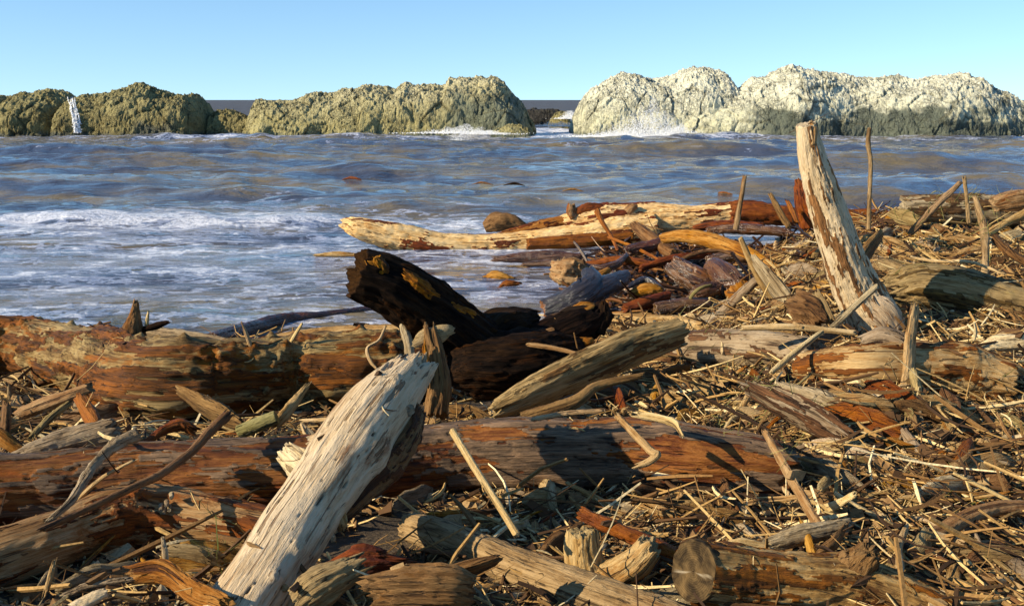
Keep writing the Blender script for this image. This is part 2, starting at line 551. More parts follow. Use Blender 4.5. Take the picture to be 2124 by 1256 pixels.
gx = np.concatenate([np.linspace(-60, -9, 24), np.linspace(-8.8, 9.8, 250), np.linspace(10, 60, 24)])
gy = np.concatenate([np.linspace(-25, -1, 14), np.linspace(-0.6, 17, 230), np.linspace(17.6, 90, 30)])
GX, GY = np.meshgrid(gx, gy)
GZ = terrain(GX, GY)
gv = np.stack([GX, GY, GZ], -1).reshape(-1, 3)
o = link('beach_ground', mesh_from('beach_ground', gv, grid_faces(len(gy), len(gx))), M['ground'])
tag(o, 'dark debris covered beach ground under the driftwood', None, kind='structure')

# ------------------------------------------------------------------ rocks at sea
ROCKS = []


def rock(name, label, sil, base_py, Yc, D, mat, wet_fn=None, amp=0.34, nx=420, nv=120, seed=0, tilt=0.0, cat='rock'):
    """a closed craggy outcrop: crest line as seen against the sky, real depth D in front of and behind the crest"""
    sil = np.array(sil, float)
    P = np.array([at_y(a, b, Yc) for a, b in sil])
    xs = np.linspace(P[0, 0], P[-1, 0], nx)
    H = np.interp(xs, P[:, 0], P[:, 2])
    z0 = -1.2
    edge = sstep(0, 1, np.minimum((xs - xs[0]), (xs[-1] - xs)) / (0.10 * (xs[-1] - xs[0]))) ** 0.5
    phi = np.linspace(0, math.pi, nv)
    c, s = np.cos(phi), np.sin(phi)
    prof_y = -np.sign(c) * np.abs(c) ** 1.05
    prof_z = np.abs(s) ** 0.62
    X = np.repeat(xs[None, :], nv, 0)
    Dx = (D * (0.35 + 0.65 * edge) * (1 + 0.25 * pn(xs * 0.22 + seed, 1.5, seed)))[None, :]
    Yv = Yc + prof_y[:, None] * Dx + tilt * (xs - xs.mean())[None, :]
    Z = z0 + (H[None, :] - z0) * prof_z[:, None]
    V = np.stack([X, Yv, Z], -1).reshape(-1, 3)
    # displacement along an approximate outward normal
    ctr = np.stack([X, np.full_like(X, Yc), np.full_like(X, -0.5)], -1).reshape(-1, 3)
    nrm = V - ctr
    nrm[:, 0] = 0
    nrm /= np.linalg.norm(nrm, axis=1)[:, None] + 1e-6
    S = V + seed * 13.7
    big = fbm(S[:, 0] * 0.35, S[:, 1] * 0.35, S[:, 2] * 0.45, 3)
    wq = S + 0.35 * np.stack([pn(S[:, 0] * .8, S[:, 1] * .8, S[:, 2] * .8), pn(S[:, 1] * .8, S[:, 2] * .8, S[:, 0] * .8), pn(S[:, 2] * .8, S[:, 0] * .8, S[:, 1] * .8)], -1)
    f1, f2, idv, fa = worley(wq, 0.55)
    g1, g2, idw, fb = worley(wq, 1.5)
    k1, k2, idk, fk = worley(wq, 3.6)
    fine = fbm(S[:, 0] * 1.6, S[:, 1] * 1.6, S[:, 2] * 1.6, 4, 0.6)
    crack = 1 - sstep(0.0, 0.06, f2 - f1)
    crack2 = 1 - sstep(0.0, 0.12, g2 - g1)
    hgt = np.clip((V[:, 2]) / np.maximum(np.repeat(H[None, :], nv, 0).reshape(-1), 0.3), 0, 1)
    rough = fbm(S[:, 0] * 4.5, S[:, 1] * 4.5, S[:, 2] * 4.5, 3, 0.65)
    crest = sstep(0.55, 0.95, hgt + 0.15 * big)
    disp = amp * (0.75 * big + 0.24 * (idv - 0.5) + 0.44 * fa + (0.08 + 0.10 * crest) * (idw - 0.5) + 0.24 * fb + (0.03 + 0.12 * crest) * (idk - 0.5) + 0.12 * fk + 0.26 * fine + (0.10 + 0.20 * crest) * rough - 0.22 * crack - 0.08 * crack2 - 0.1)
    mask = sstep(-1.1, -0.4, V[:, 2])
    V = V + nrm * (disp * mask)[:, None]
    wet = wet_fn(V, S) if wet_fn is not None else np.zeros(len(V))
    wet = np.maximum(wet, sstep(0.35, 0.05, V[:, 2] + 0.15 * fine))
    me = mesh_from(name, V, grid_faces(nv, nx), {'wet': wet, 'crack': np.clip(crack * sstep(-0.1, 0.5, big) + crack2 * 0.45 * sstep(0.0, 0.5, fine), 0, 1) * 0.85})
    o = link(name, me, mat)
    tag(o, label, cat, 'rock outcrops standing in the sea')
    ROCKS.append((o, V, me))
    return o


def wet_patch(zc, soft, lo_px, hi_px):
    def f(V, S):
        px, _ = project(V)
        n = fbm(S[:, 0] * 0.5, 2.0, S[:, 2] * 0.7, 4)
        return sstep(soft, -soft, V[:, 2] - zc - 0.9 * n - 0.25 * fbm(S[:, 0] * 1.8, 5.0, S[:, 2] * 1.8, 3)) * sstep(lo_px, lo_px + 60, px) * sstep(hi_px + 60, hi_px, px) * 0.9
    return f


YR = 67.0
rock('sea_rock', 'olive brown craggy rock left of the white cascade, cut off by the picture edge',
     [(-260, 262), (-200, 235), (-120, 215), (-60, 205), (-10, 199), (12, 198), (32, 206), (60, 192), (90, 186), (112, 184), (140, 192), (152, 202), (163, 222), (172, 262)], 278, YR, 4.0, M['rock_olive'], seed=1.3, nx=420)
rock('sea_rock', 'rounded olive brown rock hump right of the white cascade',
     [(140, 262), (150, 225), (160, 204), (180, 199), (215, 193), (240, 187), (265, 181), (293, 178), (320, 183), (345, 191), (372, 199), (385, 195), (405, 199), (416, 208), (428, 222), (438, 238), (448, 262)], 280, YR - 0.3, 4.2, M['rock_olive'], seed=2.1, nx=420, wet_fn=wet_patch(1.0, 0.35, 250, 330))
rock('sea_rock', 'low olive rock filling the notch between the two larger left outcrops',
     [(432, 268), (442, 240), (455, 229), (480, 225), (498, 231), (515, 240), (535, 246), (555, 270)], 280, YR - 0.5, 2.2, M['rock_olive'], seed=3.7, nx=180, nv=90)
rock('sea_rock', 'long cream and olive rock with stepped crest in the centre background',
     [(522, 268), (530, 225), (537, 208), (560, 210), (600, 207), (640, 198), (655, 191), (680, 194), (705, 193), (735, 186), (765, 177), (800, 178), (822, 180), (846, 166), (862, 173), (900, 173), (924, 175), (930, 164), (960, 161), (1000, 157), (1030, 164), (1046, 172), (1056, 190), (1075, 207), (1090, 226), (1100, 246), (1112, 268)], 280, YR, 4.6, M['rock_mid'], seed=4.4, nx=620, nv=140, wet_fn=wet_patch(2.2, 0.5, 900, 1060))
rock('sea_rock', 'small low rock slab at the water foot of the long central outcrop',
     [(1018, 276), (1030, 266), (1050, 262), (1075, 262), (1095, 268), (1108, 277)], 280, 62.0, 1.2, M['rock_mid'], seed=5.2, nx=110, nv=60, amp=0.2)
rock('sea_rock', 'pale rock peak left of the saddle, sloping down to the open gap',
     [(1182, 264), (1190, 240), (1197, 225), (1210, 203), (1235, 182), (1265, 162), (1286, 153), (1310, 156), (1340, 163), (1370, 163), (1400, 156), (1430, 147), (1455, 140), (1490, 144), (1508, 158), (1520, 176), (1545, 200), (1580, 262)], 280, YR + 1.0, 5.0, M['rock_pale'], seed=6.6, nx=460, nv=140)
rock('sea_rock', 'largest pale cream rock with dark wet foot, right background',
     [(1370, 268), (1395, 240), (1430, 222), (1480, 205), (1520, 188), (1545, 177), (1562, 165), (1590, 163), (1602, 150), (1635, 140), (1660, 149), (1700, 156), (1730, 154), (1770, 161), (1800, 164), (1850, 159), (1900, 161), (1960, 156), (1990, 153), (2012, 161), (2040, 179), (2070, 196), (2092, 209), (2112, 217), (2135, 214), (2170, 222), (2240, 235), (2320, 262)], 280, YR - 1.2, 5.0, M['rock_pale'], seed=7.9, nx=760, nv=150, wet_fn=wet_patch(1.55, 0.22, 1540, 2300))
rock('sea_rock', 'small olive boulder in the gap between the two large outcrops',
     [(1136, 262), (1142, 248), (1152, 232), (1164, 228), (1176, 232), (1182, 244), (1188, 262)], 262, 78.0, 1.6, M['rock_olive'], seed=8.8, nx=120, nv=70, amp=0.25)
rock('sea_rock', 'low black wet reef beyond the gap between the large outcrops',
     [(1070, 250), (1085, 232), (1105, 226), (1130, 227), (1145, 223), (1160, 228), (1172, 245)], 250, 88.0, 2.5, M['rock_dark'], seed=9.1, nx=140, nv=70, amp=0.3)

# white cascade running down between the two left rocks
bv_r = BVHTree.FromPolygons([Vector(v) for v in np.concatenate([ROCKS[0][1], ROCKS[1][1]])],
                            np.concatenate([grid_faces(120, 420), grid_faces(120, 420) + len(ROCKS[0][1])]).tolist())
casc = []
for k, (x0, x1, w, n) in enumerate([(140, 158, 0.9, 420), (148, 163, 0.8, 420), (144, 156, 0.7, 260), (152, 168, 0.9, 300), (150, 160, 2.6, 360)]):
    for i in range(n):
        t = rng.random() ** 0.85
        px = x0 + (x1 - x0) * t ** 0.8 + 2.4 * float(pn(t * 6, k * 3.3, 0.5)) + rng.normal(0, w * (0.5 + t))
        py = 201 + 75 * t
        d = ray(px, py)
        hit = bv_r.ray_cast(Vector(CAM), Vector(d).normalized())
        casc.append(at_y(px, py, (hit[0].y if hit[0] is not None else 63.5) - 0.05 - 0.15 * rng.random()))
CASC = np.array(casc)

# ------------------------------------------------------------------ sea
ang = np.concatenate([np.linspace(-75, -33, 30), np.linspace(-32.5, 32.5, 560), np.linspace(33, 75, 30)])
dist = np.concatenate([6.0 * (92 / 6.0) ** np.linspace(0, 1, 520), 92 * (9000 / 92) ** (np.linspace(0.02, 1, 90))])
A, Dm = np.meshgrid(np.radians(ang), dist)
SX, SY = Dm * np.tan(np.clip(A, -1.25, 1.25)), Dm
wave = np.zeros_like(SX)
r2 = np.random.default_rng(3)
MODS = [1 + 0.8 * pn(SX * 0.07 + i, SY * 0.05, i * 1.7) for i in range(5)]
for i in range(46):
    lam = 0.55 * (11 / 0.55) ** r2.random()
    th = r2.normal(0, 0.55) - math.pi / 2
    kx, ky = math.cos(th) * 2 * math.pi / lam, math.sin(th) * 2 * math.pi / lam
    ph = kx * SX + ky * SY + r2.random() * 6.28
    fade = sstep(0.0, 1.0, lam * 900 / np.maximum(Dm, 1) ** 1.6 / 1.2)
    wave += fade * 0.0065 * lam ** 0.8 * (np.exp(np.sin(ph) * 0.8) - 1.15) * MODS[i % 5]


def swell(y0, amp, width, seed, slant=0.0, x0=None, xw=None):
    ctr = y0 + slant * SX + 1.6 * pn(SX * 0.11 + seed, seed * 2.1, 0.3) + 0.5 * pn(SX * 0.4 + seed, seed, 4.4)
    t = (SY - ctr) / width
    env = np.clip(0.45 + 0.9 * pn(SX * 0.09 + seed * 3, seed, 7.7) + 0.3 * pn(SX * 0.3, seed, 1.1), 0, 1.3)
    if x0 is not None:
        env = env * np.exp(-((SX - x0) / xw) ** 2)
    return amp * env * np.where(t < 0, np.exp(-(t * 1.7) ** 2), np.exp(-(t * 0.7) ** 2)), t, env


sw = [swell(50, 0.34, 1.5, 1.0), swell(43, 0.36, 1.4, 2.0, 0.03), swell(36.5, 0.26, 1.3, 3.2, -0.04), swell(31, 0.30, 1.3, 4.1, 0.05, -10, 9), swell(28, 0.20, 1.2, 4.9, -0.03),
      swell(24, 0.14, 1.0, 5.5, 0.04), swell(19.0, 0.13, 0.8, 6.3, 0.05, -5, 7), swell(16.2, 0.07, 0.6, 7.7, -0.08), swell(57, 0.3, 1.4, 8.8)]
bed = terrain(np.clip(SX, -59, 59), np.clip(SY, -20, 89))
amp_m = 0.16 + 0.84 * sstep(12, 24, SY)
calm = sstep(0.02, -0.35, bed)
SZ = wave * amp_m * (0.15 + 0.85 * calm)
for h, t, e in sw:
    SZ += h * calm
foam = 0.10 + 0 * SX
foam += 0.42 * sstep(21.5, 17.5, SY - 0.10 * SX + 4.5 * pn(SX * 0.10, SY * 0.10, 3.1) + 2.0 * pn(SX * 0.4, SY * 0.4, 7.1))
foam += -0.16 * sstep(15, 11, SY) * (0.5 + pn(SX * 0.3, SY * 0.3, 8.8))
foam += 0.30 * np.exp(-((SY - 18.6 - 0.05 * SX) / 0.9) ** 2) * sstep(1.5, -1, SX)
foam += 0.42 * sstep(50, 62, SY) * sstep(86, 72, SY)
foam -= 0.30 * sstep(22, 25, SY) * sstep(50, 40, SY) * 0.6
foam += 0.10 * pn(SX * 0.25, SY * 0.16, 1.0)
for i, (h, t, e) in enumerate(sw):
    foam += (0.55 if i in (6, 7) else 0.16) * np.clip(e, 0, 1) ** 2 * np.exp(-((t + 0.15) / 0.35) ** 2)
foam += 0.55 * np.exp(-((SX - 4.5) / 4.0) ** 2 - ((SY - 72) / 8.0) ** 2)      # gap between the rocks
foam += 0.75 * np.exp(-((SX - 11.0) / 4.0) ** 2 - ((SY - 61) / 2.2) ** 2)
foam += 0.55 * np.exp(-((SX + 4.0) / 3.0) ** 2 - ((SY - 61.5) / 2.0) ** 2)
foam -= 0.35 * sstep(0.6, 2.0, SX) * sstep(12, 10, SY)
foam = np.clip(foam, 0, 0.98) * sstep(110, 90, SY)
V = np.stack([SX, SY, SZ], -1).reshape(-1, 3)
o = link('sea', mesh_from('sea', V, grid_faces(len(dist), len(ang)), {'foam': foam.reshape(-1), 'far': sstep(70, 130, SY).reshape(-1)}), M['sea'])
tag(o, 'muddy brown sea with blue reflections and white foam', None, kind='structure')

# ------------------------------------------------------------------ spray
OCT_V = np.array([(1, 0, 0), (-1, 0, 0), (0, 1, 0), (0, -1, 0), (0, 0, 1), (0, 0, -1)], float)
OCT_F = np.array([(0, 2, 4), (2, 1, 4), (1, 3, 4), (3, 0, 4), (2, 0, 5), (1, 2, 5), (3, 1, 5), (0, 3, 5)])


def drops(name, label, P, S, mat):
    n = len(P)
    V = (P[:, None, :] + OCT_V[None] * S[:, None, None]).reshape(-1, 3)
    F = (OCT_F[None] + (np.arange(n) * 6)[:, None, None]).reshape(-1, 3)
    o = link(name, mesh_from(name, V, F), mat)
    tag(o, label, 'spray', kind='stuff')
    return o


def plume(px, py, Y, n, wx, hz, size, lean=0.0):
    p0 = at_y(px, py, Y)
    u = rng.random(n) ** 1.6
    x = rng.normal(0, 1, n) * wx * (0.35 + 0.65 * (1 - u)) + lean * u
    ridge = 0.55 + 0.45 * np.abs(pn(x * 1.3 + px, 0.3, 1.7)) * 2
    z = hz * u ** 1.3 * ridge * np.exp(-(x / (wx * 1.6)) ** 2)
    y = rng.normal(0, 0.5, n)
    P = p0 + np.stack([x, y, z], -1)
    S = size * (0.35 + rng.random(n) ** 2 * 1.3) * (1.1 - 0.7 * u)
    return P, S


drops('water_cascade', 'white water running down the cleft between the two left rocks', CASC, 0.012 + 0.028 * rng.random(len(CASC)), M['spray'])
pl = [plume(1340, 282, 60.5, 14000, 1.7, 2.6, 0.022, 0.4), plume(1400, 284, 59.5, 5000, 1.2, 0.7, 0.026), plume(1290, 284, 59.5, 3500, 1.4, 0.35, 0.026)]
drops('wave_splash', 'tall white wave splash bursting against the pale rock peak', np.concatenate([p for p, s in pl]), np.concatenate([s for p, s in pl]), M['spray'])
pl = [plume(950, 300, 54, 2200, 0.55, 0.75, 0.018), plume(930, 302, 53, 1500, 1.0, 0.18, 0.018)]
drops('wave_splash', 'small white splash on the water before the long central rock', np.concatenate([p for p, s in pl]), np.concatenate([s for p, s in pl]), M['spray'])
pl = [plume(1465, 250 - 10, 80, 0, 1, 1, .04)] if False else [plume(1183, 246, 76, 2600, 0.5, 1.0, 0.025), plume(1160, 262, 70, 2200, 1.3, 0.4, 0.025)]
drops('wave_splash', 'white churned water in the gap between the two large rocks', np.concatenate([p for p, s in pl]), np.concatenate([s for p, s in pl]), M['spray'])
pl = [plume(960, 276, 61.5, 3600, 1.6, 0.55, 0.024), plume(1010, 278, 61, 1600, 1.0, 0.3, 0.024)]
drops('wave_splash', 'low white wash along the foot of the long central rock', np.concatenate([p for p, s in pl]), np.concatenate([s for p, s in pl]), M['spray'])
# ------------------------------------------------------------------ wood builder
PROXY_V, PROXY_F = [], []
_pn = [0]


def add_proxy(V, F):
    F = np.asarray(F)
    if F.shape[1] == 4:
        F = np.concatenate([F[:, [0, 1, 2]], F[:, [0, 2, 3]]])
    PROXY_V.append(V)
    PROXY_F.append(F + _pn[0])
    _pn[0] += len(V)


tx, ty = np.arange(-9, 10.01, 0.12), np.arange(-1.0, 19.01, 0.12)
TX, TY = np.meshgrid(tx, ty)
# beach first
add_proxy(np.stack([TX, TY, np.maximum(terrain(TX, TY), 0.0)], -1).reshape(-1, 3), grid_faces(len(ty), len(tx)))
BVH = [None]


def rebuild():
    BVH[0] = BVHTree.FromPolygons(np.concatenate(PROXY_V).tolist(), np.concatenate(PROXY_F).tolist())


def hit_px(px, py):
    d = Vector(ray(px, py)).normalized()
    h = BVH[0].ray_cast(Vector(CAM), d)
    return None if h[0] is None else np.array(h[0])


def terr_px(px, py, w):
    """where a piece of apparent width w rests on the bare beach along this pixel's ray"""
    d = ray(px, py)
    Y = np.linspace(1.6, 26, 1200)
    P = CAM + d[None] * (Y / d[1])[:, None]
    r = w / 2 * (P - CAM) @ FWD / FPX
    g = np.maximum(terrain(P[:, 0], P[:, 1]), -0.05) + r * 0.8
    k = np.argmax(P[:, 2] < g)
    return P[k]


def resolve(pts):
    """pts: (px, py, w[, mode]) -> 3D axis points and radii. mode None: rests on what is visible there;
    'T': rests on the beach; number: depth; ('r', dy): depth relative to the previous point"""
    P, R = [], []
    for q in pts:
        px, py, w = q[:3]
        mode = q[3] if len(q) > 3 else None
        if mode is None:
            p = hit_px(px, py)
            if p is None:
                p = terr_px(px, py, w)
            r = w / 2 * depth_of(p) / FPX
            d = CAM - p
            p = p + d / np.linalg.norm(d) * r * 0.45 + np.array([0, 0, r * 0.35])
        elif mode == 'T':
            p = terr_px(px, py, w)
        elif isinstance(mode, tuple):
            p = at_y(px, py, P[-1][1] + mode[1])
        else:
            p = at_y(px, py, mode)
        P.append(p)
        R.append(w / 2 * depth_of(p) / FPX)
    return np.array(P), np.array(R)


def catmull(P, n):
    P = np.asarray(P, float)
    if len(P) == 2:
        return P[0] + (P[1] - P[0]) * np.linspace(0, 1, n)[:, None]
    seg = np.linalg.norm(np.diff(P[:, :3], axis=0), axis=1)
    cum = np.concatenate([[0], np.cumsum(seg)])
    t = np.linspace(0, cum[-1], n)
    E = np.concatenate([[2 * P[0] - P[1]], P, [2 * P[-1] - P[-2]]])
    i = np.clip(np.searchsorted(cum, t, 'right') - 1, 0, len(P) - 2)
    u = ((t - cum[i]) / np.maximum(seg[i], 1e-9))[:, None]
    a, b, c, d = E[i], E[i + 1], E[i + 2], E[i + 3]
    return 0.5 * (2 * b + (c - a) * u + (2 * a - 5 * b + 4 * c - d) * u ** 2 + (3 * b - a - 3 * c + d) * u ** 3)


_seed = [1.0]


def frames(C):
    T = np.gradient(C, axis=0)
    T /= np.linalg.norm(T, axis=1)[:, None] + 1e-12
    N = np.zeros_like(T)
    up = np.array([0, 0, 1.0]) if abs(T[0, 2]) < 0.9 else np.array([0, -1.0, 0])
    n = up - T[0] * (up @ T[0])
    for i in range(len(T)):
        n = n - T[i] * (n @ T[i])
        n = n / (np.linalg.norm(n) + 1e-12)
        N[i] = n
    return T, N, np.cross(T, N)


def tube(P, R, nseg=48, nring=120, lump=0.10, groove=0.05, jag=(0.06, 0.06), flat=1.0, roll=0.0, power=2.0, knots=(), burl=0.0,
         bark_at=None, bark_t=0.006, crack=0.0, seed=None, twist=0.0, cap=(True, True), fine=0.05, hollow=(0, 0)):
    """a weathered piece of wood swept along P; returns vertices, faces and the attributes the wood material reads"""
    if seed is None:
        _seed[0] += 3.17
        seed = _seed[0]
    PR = catmull(np.column_stack([P, R]), nring)
    C, Rr = PR[:, :3], np.maximum(PR[:, 3], 1e-4)
    seglen = np.concatenate([[0], np.cumsum(np.linalg.norm(np.diff(C, axis=0), axis=1))])
    L = seglen[-1]
    T, N, B = frames(C)
    rm = float(np.mean(Rr))
    th = np.linspace(0, 2 * math.pi, nseg, endpoint=False)
    ct, st = np.cos(th), np.sin(th)
    if power != 2.0:
        k = (np.abs(ct) ** power + np.abs(st) ** power) ** (-1 / power)
        ct, st = ct * k, st * k
    ca, sa = math.cos(roll), math.sin(roll)
    caps = []
    s0 = 1 if cap[0] else 0
    rows = []            # (ring index, radial scale, endf)
    if cap[0]:
        rows += [(0, 0.02, 1), (0, 0.35, 1), (0, 0.68, 1), (0, 0.93, 1)]
    rows += [(i, 1.0, 0) for i in range(nring)]
    if cap[1]:
        rows += [(nring - 1, 0.93, 1), (nring - 1, 0.68, 1), (nring - 1, 0.35, 1), (nring - 1, 0.02, 1)]
    idx = np.array([r[0] for r in rows])
    sc = np.array([r[1] for r in rows])[:, None]
    ef = np.array([r[2] for r in rows], float)[:, None] * np.ones((1, nseg))
    s = seglen[idx][:, None] * np.ones((1, nseg))
    rad = Rr[idx][:, None]
    tw = twist * s
    y0 = ct[None] * np.cos(tw) - st[None] * np.sin(tw)
    z0 = ct[None] * np.sin(tw) + st[None] * np.cos(tw)
    # noise in straight-log space
    f = 1.0 / max(rm, 0.004)
    so = seed * 1.37
    lum = fbm(s * f * 0.35 + so, y0 * 0.8, z0 * 0.8 + so, 3)
    grv = pn(s * f * 0.10 + so, y0 * 3.2 + 4, z0 * 3.2 - so) + 0.5 * pn(s * f * 0.22 + so, y0 * 7.5, z0 * 7.5)
    fin = fbm(s * f * 1.6 + so, y0 * 3.5, z0 * 3.5 + so, 2)
    k = 1 + lump * lum + groove * grv + fine * fin
    bark = np.zeros_like(s)
    if bark_at is not None:
        bn = fbm(s * f * 0.22 + so * 2, y0 * 1.4 + 7, z0 * 1.4, 5, 0.68)
        bark = sstep(bark_at - 0.03, bark_at + 0.04, bn)
        k = k + bark * bark_t / rm
    crk = np.zeros_like(s)
    if crack > 0:
        cn = np.abs(pn(s * f * 0.12 + so * 3, y0 * 2.4, z0 * 2.4 + so)) + 0.25 * np.abs(pn(s * f * 0.9 + so, y0 * 6, z0 * 6))
        crk = sstep(0.055, 0.015, cn) * sstep(-0.15, 0.2, pn(s * f * 0.2, y0, z0 + so * 4))
        k = k - crk * crack
    if burl > 0:
        q = np.stack([s * f + so, y0 * 1.0 + 3, z0 * 1.0 + so], -1).reshape(-1, 3)
        f1, f2, idv, _ = worley(q, 2.3)
        g1, g2, idg, _ = worley(q, 5.0)
        bm = sstep(-0.1, 0.5, fbm(q[:, 0] * 0.5, q[:, 1] * 0.9, q[:, 2] * 0.9, 2))
        bump = ((idv > 0.45) * np.clip(1 - f1 * 1.9, 0, 1) ** 1.5 + 0.45 * bm * np.clip(1 - g1 * 1.6, 0, 1)).reshape(s.shape)
        k = k + burl * bump
    for (kt, ka, kh, kr) in knots:
        da = np.angle(np.exp(1j * (th[None] - ka)))
        dd = np.sqrt(((s - kt * L) / rm) ** 2 + da ** 2)
        k = k + kh * (np.exp(-(dd / kr) ** 2) - 0.45 * np.exp(-(dd / (kr * 0.38)) ** 2))
    y = y0 * k * sc * rad
    z = z0 * k * sc * rad * flat
    # splintered ends move along the axis
    ax = np.zeros_like(s)
    for e, j in ((0, jag[0]), (1, jag[1])):
        if j <= 0:
            continue
        u = (s / L) if e else (1 - s / L)
        zone = min(0.45, max(2.5 * j, 2.0 * rm) / L)
        m = sstep(1 - zone, 1.0, u)
        jn = 0.6 * pn(y / rm * 1.1 + so, z / rm * 1.1, so + e * 9) + 0.55 * pn(y / rm * 3.1, z / rm * 3.1 + so, e * 5) + 0.35 * pn(y / rm * 8, z / rm * 8, so)
        ax += (1 if e else -1) * j * m * jn * 1.5
    for e in (0, 1):
        if hollow[e]:
            m = (ef > 0.5) & ((idx[:, None] == 0) if e == 0 else (idx[:, None] > 0))
            ax += np.where(m, (1 if e == 0 else -1) * hollow[e] * (1 - sc ** 2), 0)
    yr, zr = y * ca - z * sa, y * sa + z * ca
    V = C[idx][:, None, :] + N[idx][:, None, :] * yr[..., None] + B[idx][:, None, :] * zr[..., None] + T[idx][:, None, :] * ax[..., None]
    off = np.array([(seed * 5.1) % 37, (seed * 2.3) % 11, (seed * 3.9) % 13])
    rest = np.stack([s, y, z], -1)
    F = grid_faces(len(rows), nseg, True)
    return V.reshape(-1, 3), F, {'rest': rest.reshape(-1, 3) + off, 'bark': bark.reshape(-1), 'crack': np.clip(crk, 0, 1).reshape(-1), 'endf': ef.reshape(-1)}


def proxy_of(P, R, flat=1.0, roll=0.0):
    V, F, _ = tube(P, R * 0.97, 12, max(8, 4 * len(P)), 0, 0, (0, 0), flat, roll, fine=0, seed=1.0)
    add_proxy(V, F)


def res_for(pts):
    q = np.array([p[:2] for p in pts], float)
    Lp = np.linalg.norm(np.diff(q, axis=0), axis=1).sum()
    w = max(p[2] for p in pts)
    return int(np.clip(w * 0.75, 10, 110)), int(np.clip(Lp / 3.2, 12, 420))


def wood_part(name, pts, mat, parent=None, proxy=True, PR=None, dense=1.0, **kw):
    P, R = resolve(pts) if PR is None else PR
    ns, nr = res_for(pts) if PR is None else (40, 60)
    V, F, at = tube(P, R, int(ns * dense), int(nr * dense), **kw)
    base = P[np.argmin(P[:, 2])] if parent is None else np.zeros(3)
    if parent is None:
        V = V - base
    o = link(name, mesh_from(name, V, F, at), M[mat] if isinstance(mat, str) else mat, parent)
    if parent is None:
        o.location = base
    if proxy:
        proxy_of(P, R, kw.get('flat', 1.0), kw.get('roll', 0.0))
    return o


def piece(name, label, cat, pts, mat, group=None, **kw):
    return tag(wood_part(name, pts, mat, **kw), label, cat, group)


def root_empty(name, label, cat, group=None):
    o = bpy.data.objects.new(name, None)
    COL.objects.link(o)
    return tag(o, label, cat, group)


GL = 'large driftwood logs on the beach'
rebuild()

# ------------------------------------------------------------------ the large logs
piece('driftwood_log', 'huge knobbly burl log with greenish brown bark along the shore at left', 'log',
      [(-220, 735, 135, 'T'), (-60, 728, 128, 'T'), (60, 728, 122, 'T'), (180, 752, 138, 'T'), (310, 786, 172, 'T'), (450, 786, 168, 'T'), (600, 776, 160, 'T'), (740, 772, 160, 'T'), (880, 766, 150, 'T')],
      'burl', GL, lump=0.16, groove=0.05, burl=0.20, bark_at=0.18, bark_t=0.012, crack=0.05, jag=(0.02, 0.10), dense=1.25,
      knots=[(0.10 + 0.88 * k / 33, 0.35 + 1.75 * ((k * 0.618) % 1), 0.07 + 0.09 * ((k * 0.37) % 1), 0.13 + 0.14 * ((k * 0.71) % 1)) for k in range(34)])
piece('driftwood_log', 'long straight rust brown log lying across the whole foreground', 'log',
      [(-260, 1030, 150, 'T'), (-80, 1022, 148, 'T'), (100, 1012, 146, 'T'), (300, 992, 146, 'T'), (600, 984, 146, 'T'), (900, 956, 146, 'T'), (1100, 945, 150, 'T'), (1300, 946, 155, 'T'), (1450, 956, 145, 'T'), (1560, 964, 125, 'T'), (1640, 974, 100, 'T')],
      'rust', GL, lump=0.10, groove=0.05, fine=0.03, bark_at=0.0, bark_t=0.007, crack=0.10, jag=(0.02, 0.06), dense=1.2,
      knots=[(0.30, 0.9, .06, .2), (0.42, 1.4, .07, .25), (0.7, 1.0, .08, .25), (0.80, 1.5, .07, .2), (0.88, 0.6, .10, .3)])

# foreground left log with a branch stub
r = root_empty('driftwood_log', 'smooth tan brown log with an upright broken stub, bottom left corner', 'log', GL)
tr = wood_part('trunk', [(-160, 1225, 120, 'T'), (-60, 1180, 122, 'T'), (60, 1140, 122, 'T'), (150, 1108, 122, 'T'), (250, 1076, 132, 'T'), (350, 1072, 122, 'T'), (450, 1084, 108, 'T'), (580, 1104, 92, 'T')], 'tan', r,
          lump=0.10, groove=0.03, fine=0.02, bark_at=0.30, bark_t=0.006, crack=0.08, jag=(0.02, 0.05), dense=1.2, knots=[(0.28, 1.2, .14, .22), (0.58, 0.4, .16, .35), (0.40, 1.5, .08, .2), (0.50, 0.9, .08, .2)])
P0, R0 = resolve([(262, 1080, 80, 'T')])
p = P0[0]
wood_part('branch_stub', None, 'grey', r, PR=(np.array([p + [0.05, -0.02, 0.0], p + [0.0, -0.05, 0.08], p + [-0.03, -0.06, 0.135]]), np.array([0.09, 0.052, 0.030])), lump=0.15, groove=0.08, jag=(0.0, 0.03))
for k, (dx, dy) in enumerate([(346, 1046), (356, 1030), (342, 1060), (334, 1054), (352, 1056)]):
    a = terr_px(300, 1076, 130)
    q = at_y(dx, dy, a[1] - 0.085)
    wood_part('twig_stub', None, 'grey', tr, proxy=False, PR=(np.array([q + [-0.01, 0.03, 0.0], q, q + [0.004, -0.018, 0.004]]), np.array([0.010, 0.0075, 0.007])), lump=0.1, jag=(0, 0.003))

